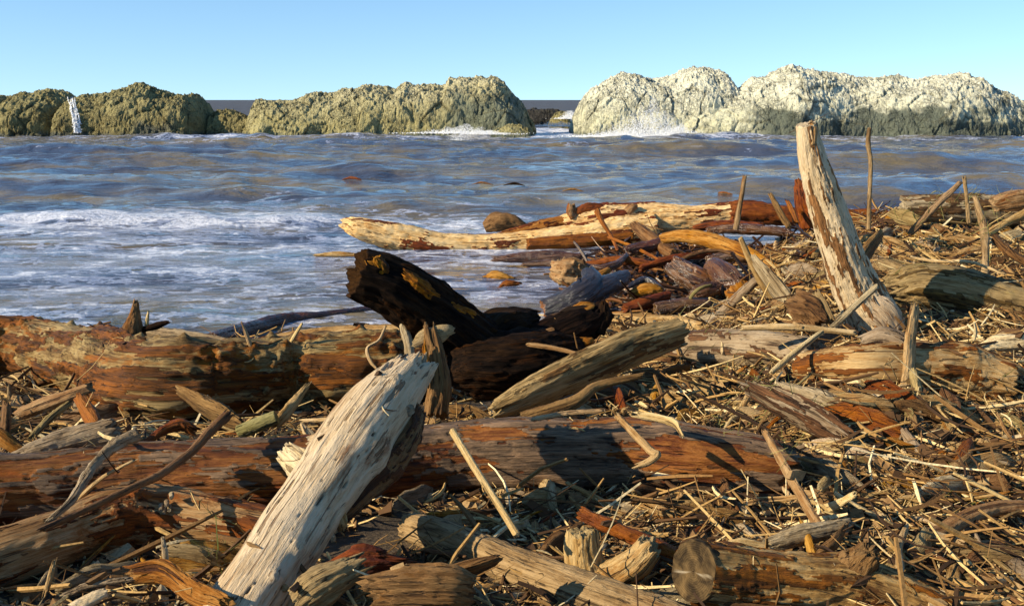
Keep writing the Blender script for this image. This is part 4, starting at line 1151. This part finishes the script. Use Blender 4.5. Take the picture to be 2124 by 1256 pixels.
sp('wood_chunk', 'small pale block on the rust log near the leaning log', 'chunk', [(645, 912, 18, 4.1), (672, 904, 20, 4.1), (690, 897, 16, 4.1)], 'pale', power=4)
sp('broken_stick', 'reddish knobby root lying above the rust log below the bark slab', 'root', [(300, 920, 16, 4.25), (340, 892, 20, 4.35), (375, 880, 26, 4.4), (400, 892, 18, 4.4)], 'red', lump=0.2)
# front left
sp('wood_chunk', 'orange torn driftwood slab at the lower edge left of the leaning log', 'slab', [(276, 1190, 40, 2.98), (340, 1186, 52, 2.96), (400, 1225, 56, 2.88), (470, 1256, 50, 2.8)], 'orange', flat=0.55, groove=0.16, lump=0.18, jag=(0.05, 0.05))
sp('wood_chunk', 'flat olive piece of wood under the smooth tan log', 'slab', [(350, 1140, 26, 3.1), (400, 1146, 36, 3.1), (450, 1156, 34, 3.1)], 'olive', flat=0.5)
sp('broken_stick', 'pale grey stick lying among chips at the lower left', 'stick', [(135, 1232, 12, 2.95), (190, 1212, 14, 2.96), (270, 1200, 12, 2.97)], 'grey')
sp('broken_stick', 'bleached pink grey stick end at the lower edge left', 'stick', [(150, 1262, 26, 2.82), (190, 1242, 26, 2.84), (220, 1228, 20, 2.86)], 'pale', jag=(0.01, 0.01))
sp('broken_stick', 'small tan stick standing against the smooth tan log', 'stick', [(95, 1228, 10, 2.98), (103, 1200, 12, 3.0), (110, 1172, 8, 3.02)], 'tan')
sp('broken_stick', 'pale thin stick pointing up between chips below the smooth tan log', 'stick', [(345, 1170, 10, 3.0), (342, 1145, 14, 3.02), (338, 1120, 8, 3.04)], 'grey')
sp('wood_chunk', 'olive torn wedge of wood beside the foot of the leaning log', 'wedge', [(622, 1246, 70, 2.85), (670, 1210, 76, 2.86), (735, 1178, 46, 2.9)], 'olive', groove=0.15, lump=0.12, jag=(0.01, 0.07), crack=0.2)
sp('wood_chunk', 'dark red brown broken block behind the olive wedge', 'chunk', [(690, 1180, 40, 3.0), (750, 1165, 66, 3.02), (830, 1168, 44, 3.04)], 'red', groove=0.15, lump=0.15, jag=(0.05, 0.08))
sp('wood_chunk', 'broad flat brown slab with cracked top at the bottom edge centre', 'slab', [(770, 1225, 60, 2.82), (850, 1222, 100, 2.82), (930, 1225, 100, 2.82), (975, 1232, 70, 2.84)], 'umber', flat=0.5, power=3.5, crack=0.12, jag=(0.05, 0.04))
sp('wood_chunk', 'square brown bark piece leaning on the curved grey log', 'bark', [(960, 1180, 54, 2.98), (990, 1172, 62, 2.98), (1030, 1158, 44, 2.99)], 'umber', flat=0.35, roll=0.9, power=4, jag=(0.03, 0.03))
sp('long_stick', 'slender tan stick standing diagonally before the shadow on the rust log', 'stick', [(938, 893, 15, 3.5), (985, 970, 15, 3.38), (1030, 1040, 15, 3.28), (1072, 1108, 16, 3.18)], 'straw', groove=0.03, lump=0.04, jag=(0.004, 0.01))
sp('bent_stick', 'bent orange brown stick hooked over the front of the rust log', 'stick', [(1280, 862, 14, 3.95), (1315, 898, 16, 3.82), (1352, 936, 18, 3.72), (1364, 942, 16, 3.7), (1346, 957, 15, 3.7), (1324, 966, 12, 3.7)], 'tan', lump=0.06)
sp('broken_stick', 'red brown rounded stick behind the forked stub', 'stick', [(1206, 1064, 26, 3.42), (1280, 1098, 34, 3.36), (1400, 1150, 34, 3.28)], 'red', groove=0.03, jag=(0.03, 0.01))
sp('wood_chunk', 'yellow worn piece of wood behind the sawn log', 'chunk', [(1490, 1136, 18, 3.3), (1540, 1130, 28, 3.3), (1592, 1138, 24, 3.3)], 'straw', flat=0.6)
sp('split_plank', 'grey split board lying above the sawn log in the litter', 'plank', [(1590, 1128, 30, 3.35), (1660, 1110, 46, 3.38), (1760, 1092, 34, 3.42)], 'grey', flat=0.5, groove=0.15)
sp('bark_slab', 'broad peeling slab of grey and brown bark right of the rust log end', 'slab', [(1560, 806, 44, 4.75), (1620, 836, 70, 4.65), (1690, 872, 80, 4.55), (1760, 915, 60, 4.45)], 'grey', flat=0.4, roll=0.4, groove=0.10, crack=0.2, bark_at=-0.05, bark_t=0.006, jag=(0.08, 0.06))
sp('split_plank', 'grey weathered split log upper right of the peeling bark slab', 'plank', [(1620, 806, 30, 4.95), (1700, 836, 56, 4.85), (1780, 880, 48, 4.75), (1838, 898, 24, 4.7)], 'grey', flat=0.6, groove=0.12, crack=0.2, jag=(0.06, 0.05))
sp('upright_board', 'narrow brown board standing upright before the mottled log', 'board', [(1898, 640, 26, 5.35), (1890, 700, 34, 5.28), (1884, 780, 38, 5.15), (1872, 888, 40, 4.95)], 'tan', flat=0.4, roll=0.5, groove=0.1, jag=(0.05, 0.03))
sp('upright_board', 'lichen spotted olive board standing right of the narrow brown board', 'board', [(1894, 772, 36, 5.05), (1908, 830, 44, 4.95), (1922, 908, 46, 4.82)], 'olive', flat=0.5, roll=0.5, groove=0.1, jag=(0.02, 0.04))
sp('wood_chunk', 'grey rounded chunk perched above the mottled brown log', 'chunk', [(1790, 706, 24, 5.45), (1830, 696, 40, 5.42), (1872, 712, 46, 5.4)], 'grey', groove=0.1)
sp('broken_stick', 'pale splinter board slanting right below the mottled brown log', 'splinter', [(1758, 816, 26, 4.9), (1795, 850, 34, 4.82), (1838, 892, 14, 4.74)], 'pale', flat=0.4, groove=0.12, jag=(0.03, 0.03))
sp('split_plank', 'straight grey plank with squared end slanting down right of the peeling slab', 'plank', [(1872, 896, 24, 4.5), (1910, 945, 30, 4.35), (1952, 1002, 24, 4.2)], 'grey', flat=0.5, power=4, groove=0.06, jag=(0.01, 0.02))
sp('split_plank', 'level grey plank reaching the right picture edge', 'plank', [(1952, 978, 20, 4.3), (2040, 974, 24, 4.3), (2160, 970, 24, 4.3)], 'grey', flat=0.6, power=4, groove=0.08)
sp('bark_slab', 'dark rotten bark block above the level grey plank at right', 'slab', [(1990, 948, 44, 4.5), (2060, 942, 58, 4.5), (2150, 940, 56, 4.5)], 'umber', flat=0.5, groove=0.12)
sp('wood_chunk', 'bright cream chunk beside the mottled log at the right edge', 'chunk', [(2028, 722, 14, 5.9), (2070, 712, 34, 5.9), (2150, 704, 40, 5.9)], 'pale', groove=0.12, lump=0.15)
r = root_empty('forked_branch', 'forked tan branch reaching left from the lower right picture edge', 'branch')
wood_part('stem', [(2180, 1052, 28, 3.7), (2080, 1052, 30, 3.66), (2010, 1070, 32, 3.6), (1950, 1105, 36, 3.5), (1915, 1112, 34, 3.46)], 'tan', r, lump=0.1, groove=0.09, jag=(0.02, 0.02), dense=1.4)
wood_part('side_branch', [(1920, 1112, 30, 3.46), (1970, 1122, 26, 3.44), (2004, 1126, 16, 3.42)], 'straw', r, lump=0.1, groove=0.09, jag=(0.02, 0.02), dense=1.4)
wood_part('side_branch', [(1922, 1106, 30, 3.46), (1900, 1150, 44, 3.36), (1850, 1190, 42, 3.24)], 'olive', r, lump=0.12, groove=0.07, jag=(0.02, 0.02), dense=1.4)
sp('wood_chunk', 'gnarled brown chunk near the lower right corner', 'chunk', [(1990, 1200, 30, 3.2), (2030, 1202, 38, 3.18), (2070, 1218, 30, 3.14), (2124, 1246, 30, 3.06)], 'olive', lump=0.25, groove=0.12)
sp('broken_stick', 'orange brown stick leaning in the litter above the sawn log', 'stick', [(1662, 1088, 18, 3.42), (1676, 1120, 24, 3.36), (1690, 1158, 26, 3.3)], 'orange', flat=0.6)
sp('broken_stick', 'curved brown bark strip right of the leaning orange stick', 'strip', [(1694, 1150, 18, 3.3), (1730, 1125, 30, 3.33), (1758, 1085, 10, 3.4)], 'umber', flat=0.4)
sp('long_stick', 'long flat brown stick running down from the bark slab past the rust log end', 'stick', [(1588, 898, 18, 4.1), (1640, 990, 26, 3.75), (1680, 1060, 28, 3.55), (1708, 1106, 24, 3.42)], 'tan', flat=0.6, groove=0.1)
sp('long_stick', 'reddish brown stick lying along the split log above the rust log', 'stick', [(1085, 868, 30, 4.7), (1190, 834, 28, 4.75), (1240, 800, 20, 4.85), (1335, 778, 12, 4.9)], 'umber', lump=0.05, groove=0.03)
sp('broken_stick', 'pale bleached stick lying on top of the rust log', 'stick', [(1110, 868, 10, 4.25), (1170, 858, 12, 4.25), (1240, 852, 10, 4.25)], 'straw')
sp('broken_stick', 'yellow splinter with hooked end lying over the rust log', 'splinter', [(1320, 858, 16, 4.15), (1370, 868, 18, 4.1), (1400, 878, 20, 4.05), (1414, 900, 10, 3.98)], 'straw', flat=0.5)
sp('long_stick', 'straight pale pole lying level at the foot of the leaning post', 'stick', [(1540, 680, 12, 6.2), (1640, 678, 15, 6.15), (1770, 690, 12, 6.1)], 'straw', lump=0.06)
sp('long_stick', 'pale straight stick slanting up right below the leaning post', 'stick', [(1600, 772, 12, 5.3), (1650, 730, 14, 5.5), (1704, 688, 10, 5.7)], 'straw', lump=0.05, groove=0.03)
sp('long_stick', 'purple grey stick crossing the foot of the leaning post', 'stick', [(1726, 680, 14, 6.2), (1770, 638, 14, 6.25), (1818, 594, 12, 6.3)], 'grey', lump=0.06)
sp('cut_branch', 'round broken stump end with torn bark left of the leaning post foot', 'stump', [(1650, 640, 72, 6.55), (1680, 650, 76, 6.5), (1700, 668, 56, 6.45)], 'umber', lump=0.28, groove=0.2, jag=(0.10, 0.06), flat=0.8)
sp('broken_stick', 'pale board end standing left of the leaning post', 'board', [(1690, 606, 24, 6.5), (1706, 636, 30, 6.45), (1724, 668, 26, 6.4)], 'olive', flat=0.5)
sp('long_stick', 'tall pale stick standing before the blotchy log at far right', 'stick', [(2010, 462, 10, 9.4), (2006, 420, 8, 9.4), (2000, 368, 8, 9.4)], 'drift')
sp('long_stick', 'leaning tan stick with small twigs before the blotchy log at far right', 'stick', [(1890, 482, 14, 9.2), (1940, 428, 14, 9.2), (1992, 378, 10, 9.2)], 'drift')
sp('long_stick', 'long bent stick standing above the thick trunk at right', 'stick', [(2042, 584, 14, 7.6), (2044, 530, 14, 7.8), (2040, 470, 16, 8.1), (2022, 408, 10, 8.4)], 'drift')
sp('long_stick', 'long tan stick slanting to the right edge below the blotchy log', 'stick', [(2046, 486, 14, 8.6), (2090, 460, 16, 8.7), (2180, 415, 16, 8.8)], 'tan')
sp('broken_stick', 'dark stick with a pale cut tip near the right edge', 'stick', [(2062, 494, 16, 8.0), (2090, 520, 18, 7.9), (2140, 552, 18, 7.8)], 'umber')
sp('wood_chunk', 'dark grey slab wedged right behind the leaning post', 'slab', [(1776, 556, 30, 7.6), (1800, 520, 44, 7.8), (1826, 488, 26, 8.0)], 'umber', flat=0.4, groove=0.12)
sp('wood_chunk', 'curled grey bark piece before the blotchy log at far right', 'bark', [(1846, 440, 18, 9.6), (1876, 450, 34, 9.5), (1910, 462, 16, 9.4)], 'olive', flat=0.3, lump=0.2)
sp('broken_stick', 'thick brown stick rising behind the litter left of the leaning post', 'stick', [(1598, 404, 8, 9.2), (1618, 440, 13, 9.1), (1636, 470, 12, 9.0)], 'umber')
sp('broken_stick', 'orange broken stick end left of the rusty brown stub', 'stick', [(1634, 418, 8, 9.2), (1644, 440, 12, 9.15), (1652, 462, 12, 9.1)], 'red')
for lab, (px, py), w, mt in [('small reddish wood fragment floating on the open water at left', (730, 371), 12, 'red'), ('thin dark fragment floating on the open water in the middle', (1000, 381), 9, 'umber'),
                             ('short black fragment floating beside the thin dark one', (1066, 383), 11, 'char'), ('brown fragment floating above the golden trunk', (1188, 395), 9, 'umber'), ('tiny red fragment floating near the upright slim stick', (1500, 402), 9, 'red')]:
    q = at_z(px, py, 0.10)
    ll = 20 * q[1] / FPX
    tag(wood_part('floating_fragment', None, mt, proxy=False, PR=(np.array([q + [-ll, 0.1, -0.02], q + [0, 0, 0.03], q + [ll, -0.1, -0.01]]), np.array([0.15, 0.5, 0.15]) * w / 2 * q[1] / FPX), lump=0.25), lab, 'fragment', 'bits floating on the sea')
q = at_z(700, 527, 0.04)
tag(wood_part('floating_plank', None, 'tan', proxy=False, PR=(np.array([q + [-0.3, 0.02, -0.02], q, q + [0.35, -0.03, -0.01]]), np.array([0.02, 0.04, 0.02]))), 'pale sliver of wood awash left of the charred stump', 'plank')
q = at_z(1030, 578, 0.0)
tag(wood_part('floating_plank', None, 'orange', proxy=False, PR=(np.array([q + [-0.15, 0.05, 0.0], q + [0, 0, 0.03], q + [0.2, -0.05, 0.0]]), np.array([0.03, 0.07, 0.03]))), 'flat tan board awash right of the charred stump', 'plank')
q = at_z(1052, 592, 0.03)
tag(wood_part('floating_plank', None, 'red', proxy=False, PR=(np.array([q + [-0.08, 0, 0.0], q + [0, 0, 0.03], q + [0.14, 0, 0.02]]), np.array([0.015, 0.04, 0.02]))), 'small red brown piece in the foam right of the charred stump', 'plank')
rebuild()

# ------------------------------------------------------------------ scattered sticks and chips, then the uncountable litter
def drop(x, y, tz=-9.0):
    h = BVH[0].ray_cast(Vector((x, y, 4.0)), Vector((0, 0, -1)))
    if h[0] is None:
        return None
    if h[0].z - tz > 0.075 and rng.random() < 0.98:      # the backs of the logs stay bare
        return None
    return np.array(h[0]), np.array(h[1])


def dens_right(x, y):
    """1 on the debris mound at right, thinner at left where logs lie close"""
    d = sstep(-0.6, 0.9, x - 0.05 * (y - 3))
    tz = terrain(x, y)
    return (0.50 + 0.50 * d) * (tz > 0.03), tz


def sample_xy(n, far=0.45):
    out = []
    while len(out) < n:
        m = int(2.2 * n)
        y = 1.9 + 11.6 * rng.random(m) ** 1.25
        x = (rng.random(m) - 0.5) * (1.16 * y + 1.2)
        dn, tz = dens_right(x, y)
        ok = rng.random(m) < dn
        out += list(zip(x[ok], y[ok], tz[ok]))
    return out[:n]


PROTO = []
for k in range(10):
    L = 1.0
    pts = np.array([(-0.5, 0, 0), (-0.17, rng.normal(0, .06), rng.normal(0, .03)), (0.17, rng.normal(0, .06), rng.normal(0, .03)), (0.5, 0, 0)])
    rr = np.array([0.75, 1.0, 0.95, 0.55]) * 0.021 * (0.6 + 0.9 * rng.random())
    fl = [1, 1, 1, 0.5, 0.4, 1, 0.6, 1, 1, 0.35][k]
    V, F, at = tube(pts, rr, 9, 18, 0.25, 0.14, (0.04, 0.04), fl, seed=200 + k * 3.3, burl=0.12 if k in (1, 5) else 0)
    PROTO.append((V, F, at))
CHIPP = []
for k in range(8):
    pts = np.array([(-0.5, 0, 0), (-0.2, 0.03, 0.02), (0.2, -0.02, 0.03), (0.5, 0, 0)])
    rr = np.array([0.10, 0.20, 0.19, 0.09]) * (0.8 + 0.5 * rng.random())
    V, F, at = tube(pts, rr, 10, 10, 0.25, 0.12, (0.12, 0.12), 0.22 + 0.15 * rng.random(), seed=300 + k * 3.3)
    CHIPP.append((V, F, at))
MESHES = {}


def proto_mesh(kind, k, mat):
    key = (kind, k, mat)
    if key not in MESHES:
        V, F, at = (PROTO if kind == 'stick' else CHIPP)[k]
        me = mesh_from(kind, V, F, at)
        me.materials.append(M[mat])
        MESHES[key] = me
    return MESHES[key]


LAND = [('the sawn log', 1440, 1182), ('the forked stub', 1250, 1160), ('the curved grey log', 1100, 1180), ('the foot of the leaning log', 560, 1200), ('the smooth tan log', 200, 1110), ('the left end of the rust log', 80, 1010),
        ('the bark slab by the burl log', 430, 845), ('the propped tan stick', 110, 835), ('the shadow on the rust log', 1080, 960), ('the right end of the rust log', 1560, 965), ('the sloping split log', 1240, 755),
        ('the charred stump', 1040, 760), ('the peeling bark slab', 1660, 855), ('the half hidden grey log', 1540, 720), ('the foot of the leaning post', 1800, 660), ('the mottled brown log', 1950, 770), ('the thick cracked trunk', 2000, 610),
        ('the blotchy skyline log', 2000, 432), ('the thin bare pole', 1803, 450), ('the squared grey plank', 1910, 945), ('the forked branch at right', 1960, 1100), ('the level grey plank', 2060, 975), ('the wet tangle', 1400, 580), ('the lower right corner', 2100, 1220), ('the pointed dark stump', 285, 680)]
COLN = {'tan': 'tan', 'grey': 'grey', 'straw': 'pale', 'umber': 'dark brown', 'red': 'red brown', 'olive': 'olive', 'orange': 'orange brown', 'pale': 'bleached'}
USED = {}


def where(p):
    px, py = project(p)
    nm, lx, ly = min(LAND, key=lambda l: (l[1] - px) ** 2 + (1.6 * (l[2] - py)) ** 2)
    dx, dy = px - lx, (py - ly) * 1.3
    rel = ('right of ' if dx > 0 else 'left of ') if abs(dx) > abs(dy) else ('below ' if dy > 0 else 'above ')
    return rel + nm, px, py


def scatter(kind, n, len_rng, mats, wts):
    k = 0
    for x, y, tz in sample_xy(n * 12):
        if k >= n:
            break
        h = drop(x, y, tz)
        if h is None:
            continue
        p, nrm = h
        px, py = project(p)
        if not (-40 < px < 2164 and 380 < py < 1290):
            continue
        vis = hit_px(px, py)
        if vis is None or np.linalg.norm(vis - p) > 0.12:
            continue
        L = len_rng[0] + (len_rng[1] - len_rng[0]) * rng.random() ** 2.0
        L *= 0.75 + 0.07 * y
        mt = str(rng.choice(mats, p=wts))
        o = bpy.data.objects.new('loose_stick' if kind == 'stick' else 'wood_chip', proto_mesh(kind, int(rng.integers(0, 10 if kind == 'stick' else 8)), mt))
        COL.objects.link(o)
        # lies along the surface; at right the sticks fan out from upper left to lower right
        a = rng.normal(-0.95, 0.75) if x > 0.6 else rng.uniform(-math.pi, math.pi)
        t = np.array([math.cos(a), math.sin(a), 0])
        nrm = nrm + rng.normal(0, 0.22, 3)
        if nrm[2] < 0.35:
            nrm[2] = 0.35
        nrm /= np.linalg.norm(nrm)
        t = t - nrm * (t @ nrm)
        t /= np.linalg.norm(t)
        b = np.cross(nrm, t)
        from mathutils import Matrix
        th = L * (0.7 + 0.7 * rng.random()) if kind == 'stick' else L
        mat4 = Matrix(((t[0] * L, b[0] * th, nrm[0] * th, p[0]), (t[1] * L, b[1] * th, nrm[1] * th, p[1]), (t[2] * L, b[2] * th, nrm[2] * th, p[2] + 0.012 * (1 if kind == 'stick' else 0.6)), (0, 0, 0, 1)))
        o.matrix_world = mat4
        wh, _, _ = where(p)
        size = ('long' if L > 0.34 else 'short' if L < 0.2 else 'medium') if kind == 'stick' else ('large' if L > 0.16 else 'small')
        lab = f"{size} {COLN[mt]} {'loose stick' if kind == 'stick' else 'wood chip'} {wh}"
        if lab in USED:
            nx = sorted(LAND, key=lambda l: (l[1] - px) ** 2 + (1.6 * (l[2] - py)) ** 2)[1][0]
            alt = lab + (', towards ' if rng.random() < 2 else '') + nx
            if len(alt.split()) <= 16:
                lab = alt
        USED[lab] = 1
        tag(o, lab, 'stick' if kind == 'stick' else 'wood chip', lab[:1].upper() + lab[1:] + 's')
        k += 1


scatter('stick', 290, (0.16, 0.75), ['tan', 'grey', 'straw', 'umber', 'red', 'olive', 'orange'], [.26, .16, .2, .14, .07, .10, .07])
scatter('chip', 280, (0.08, 0.38), ['tan', 'grey', 'straw', 'umber', 'red', 'olive', 'orange', 'pale'], [.22, .18, .1, .18, .1, .10, .08, .04])


def sample_wet(n):
    y = rng.uniform(10.2, 15.5, n)
    x = rng.uniform(0.7, 4.2, n)
    tz = np.maximum(terrain(x, y), 0.0) + 0.13
    return [(a, b, c) for a, b, c in zip(x, y, tz) if a > 0.35 + 0.30 * abs(b - 11.5) and float(pn(a * 1.2, b * 1.2, 3.0)) > -0.2]


def strands(name, label, n, len_rng, r_rng, mat, sides=4, segs=4, curve=0.25, tilt=0.28, cat='litter', pts=None, tint=None, up=0.0, lift=0.02):
    P, T, N = [], [], []
    src = sample_xy(int(n * 1.9)) if pts is None else pts
    for x, y, tz in src:
        if len(P) >= n:
            break
        h = drop(x, y, tz)
        if h is None:
            continue
        p, nm = h
        if nm[2] < 0.25 and rng.random() < 0.7:
            continue
        P.append(p)
        N.append(nm)
        T.append(rng.normal(-0.95, 0.8) if x > 0.6 and rng.random() < 0.75 else rng.uniform(-math.pi, math.pi))
    P, N, T = np.array(P), np.array(N), np.array(T)
    n = len(P)
    N = N + rng.normal(0, tilt, (n, 3))
    N[:, 2] = np.maximum(N[:, 2], 0.35)
    N /= np.linalg.norm(N, axis=1)[:, None]
    D = np.stack([np.cos(T), np.sin(T), np.zeros(n)], -1)
    D -= N * np.sum(D * N, 1)[:, None]
    D[:, 2] += up * (0.4 + rng.random(n))
    D /= np.linalg.norm(D, axis=1)[:, None]
    B = np.cross(N, D)
    L = (len_rng[0] + (len_rng[1] - len_rng[0]) * rng.random(n) ** 2.2) * (0.8 + 0.05 * P[:, 1])
    R = (r_rng[0] + (r_rng[1] - r_rng[0]) * rng.random(n) ** 2) * (0.8 + 0.06 * P[:, 1])
    K = B * rng.normal(0, curve, n)[:, None] + N * rng.normal(0, curve * 0.5, n)[:, None]
    t = np.linspace(-0.5, 0.5, segs)
    C = P[:, None] + D[:, None] * (L[:, None] * t[None])[..., None] + K[:, None] * (L[:, None] * (t[None] ** 2))[..., None] + N[:, None] * (R * 1.2 + lift * rng.random(n) ** 2)[:, None, None]
    th = np.linspace(0, 2 * math.pi, sides, endpoint=False)
    ring = N[:, None] * np.cos(th)[None, :, None] + B[:, None] * np.sin(th)[None, :, None]
    taper = np.interp(t, [-0.5, 0, 0.5], [0.7, 1.0, 0.5])
    V = C[:, :, None, :] + ring[:, None] * (R[:, None] * taper[None])[:, :, None, None]
    base = grid_faces(segs, sides, True)
    endc = np.array([list(range(sides))[::-1], [(segs - 1) * sides + i for i in range(sides)]]) if sides == 4 else None
    Fb = np.concatenate([base, endc]) if endc is not None else base
    F = (Fb[None] + (np.arange(n) * segs * sides)[:, None, None]).reshape(-1, 4)
    tn = rng.random(n) ** 1.15 if tint is None else tint(n)
    o = link(name, mesh_from(name, V.reshape(-1, 3), F, {'tint': np.repeat(tn, segs * sides)}, smooth=sides > 4), M[mat])
    return tag(o, label, cat, kind='stuff')


def flakes(name, label, n, s_rng, mat):
    P, N = [], []
    for x, y, tz in sample_xy(n * 2):
        if len(P) >= n:
            break
        h = drop(x, y, tz)
        if h is None or h[1][2] < 0.3:
            continue
        P.append(h[0])
        N.append(h[1])
    P, N = np.array(P), np.array(N)
    n = len(P)
    N = N + rng.normal(0, 0.38, (n, 3))
    N /= np.linalg.norm(N, axis=1)[:, None]
    a = rng.uniform(0, 6.28, n)
    D = np.stack([np.cos(a), np.sin(a), np.zeros(n)], -1)
    D -= N * np.sum(D * N, 1)[:, None]
    D /= np.linalg.norm(D, axis=1)[:, None]
    B = np.cross(N, D)
    S = s_rng[0] + (s_rng[1] - s_rng[0]) * rng.random(n) ** 2.4
    asp = 0.12 + 0.42 * rng.random(n) ** 1.5
    ang6 = np.linspace(0, 2 * math.pi, 6, endpoint=False)
    rad = 0.7 + 0.5 * rng.random((n, 6))
    top = P[:, None] + (D[:, None] * (np.cos(ang6)[None] * rad)[..., None] + B[:, None] * (np.sin(ang6)[None] * rad * asp[:, None])[..., None]) * S[:, None, None]
    thick = (0.10 + 0.12 * rng.random(n)) * S
    V = np.concatenate([top + N[:, None] * (thick + 0.01)[:, None, None] + N[:, None] * (rng.normal(0, 0.08, (n, 6)) * S[:, None])[..., None], top - N[:, None] * 0.3 * thick[:, None, None]], axis=1)
    fs = [(0, 1, 2, 3), (0, 3, 4, 5), (9, 8, 7, 6), (11, 10, 9, 6)] + [(i, 6 + i, 6 + (i + 1) % 6, (i + 1) % 6) for i in range(6)]
    F = (np.array(fs)[None] + (np.arange(n) * 12)[:, None, None]).reshape(-1, 4)
    o = link(name, mesh_from(name, V.reshape(-1, 3), F, {'tint': np.repeat(rng.random(n) ** 1.1, 12)}, smooth=False), M[mat])
    return tag(o, label, 'litter', kind='stuff')


strands('branch_litter', 'loose broken branches and splinters heaped over the debris mound', 5600, (0.14, 0.62), (0.003, 0.0125), 'litter', sides=4, segs=5, curve=0.30, tilt=0.45, lift=0.12, tint=lambda n: rng.random(n) ** 1.2)
strands('wet_litter', 'dark wet twigs and bark matted in the shallow water tangle', 2600, (0.08, 0.55), (0.004, 0.016), 'wetlitter', sides=4, segs=5, curve=0.3, tilt=0.3, lift=0.06, pts=sample_wet(9000))
flakes('bark_litter', 'carpet of small bark flakes and wood chips between the logs', 22000, (0.010, 0.060), 'chips')
flakes('bark_scraps', 'larger torn bark scraps and splinters mixed through the debris', 3200, (0.03, 0.12), 'chips')
strands('twig_litter', 'tangle of small brown twigs covering the debris mound', 17000, (0.05, 0.34), (0.0018, 0.0065), 'litter', curve=0.35, tilt=0.35)
strands('reed_litter', 'long dry reeds and thin roots fanning over the debris', 2600, (0.16, 0.55), (0.0018, 0.0055), 'litter', segs=6, curve=0.55, tilt=0.30, tint=lambda n: 0.25 + 0.7 * rng.random(n))
strands('straw_litter', 'thin pale straws and fibres strewn over the debris', 12000, (0.04, 0.26), (0.0012, 0.003), 'litter', sides=3, segs=5, curve=0.7, tilt=0.5, tint=lambda n: 0.45 + 0.55 * rng.random(n))
gp = []
for cx, cy, n, s in [(1505, 880, 30, 25), (1975, 480, 120, 60), (1900, 500, 90, 60), (1560, 850, 40, 40), (1500, 760, 30, 40), (1990, 1010, 30, 40), (440, 1150, 20, 20), (2010, 880, 20, 40), (1480, 810, 40, 60), (1660, 930, 40, 30)]:
    for _ in range(n):
        h = hit_px(cx + rng.normal(0, s), cy + rng.normal(0, s * 0.5))
        if h is not None:
            gp.append((h[0], h[1], 9.0))
strands('grass_blades', 'sparse yellow green grass blades caught in the debris', len(gp), (0.06, 0.30), (0.0012, 0.003), 'grass', sides=3, segs=5, curve=0.6, tilt=0.3, cat='grass', pts=gp, up=0.9)
# pebbles at the water edge
pp, ss = [], []
for _ in range(500):
    h = hit_px(rng.normal(1455, 30), rng.normal(657, 6))
    if h is not None and h[2] < float(terrain(h[0], h[1])) + 0.06:
        pp.append(h + [0, 0, 0.008])
        ss.append(0.008 + 0.022 * rng.random() ** 2)
pp, ss = np.array(pp), np.array(ss)
ico = []
n = len(pp)
th6 = np.linspace(0, 2 * math.pi, 7, endpoint=False)
rows = [(0.05, 0.75), (0.7, 0.55), (1.0, 0.0), (0.7, -0.55), (0.05, -0.75)]
pv = np.array([(a * math.cos(t), a * math.sin(t) * 0.8, b * 0.7) for a, b in rows for t in th6])
V = (pp[:, None] + pv[None] * ss[:, None, None] * (0.8 + 0.4 * rng.random((n, 1, 3)))).reshape(-1, 3)
F = (grid_faces(5, 7, True)[None] + (np.arange(n) * 35)[:, None, None]).reshape(-1, 4)
o = link('beach_pebbles', mesh_from('beach_pebbles', V, F, {'tint': np.repeat(rng.random(n), 35)}), M['pebble'])
tag(o, 'small wet grey pebbles at the water edge below the tangle', 'pebbles', kind='stuff')
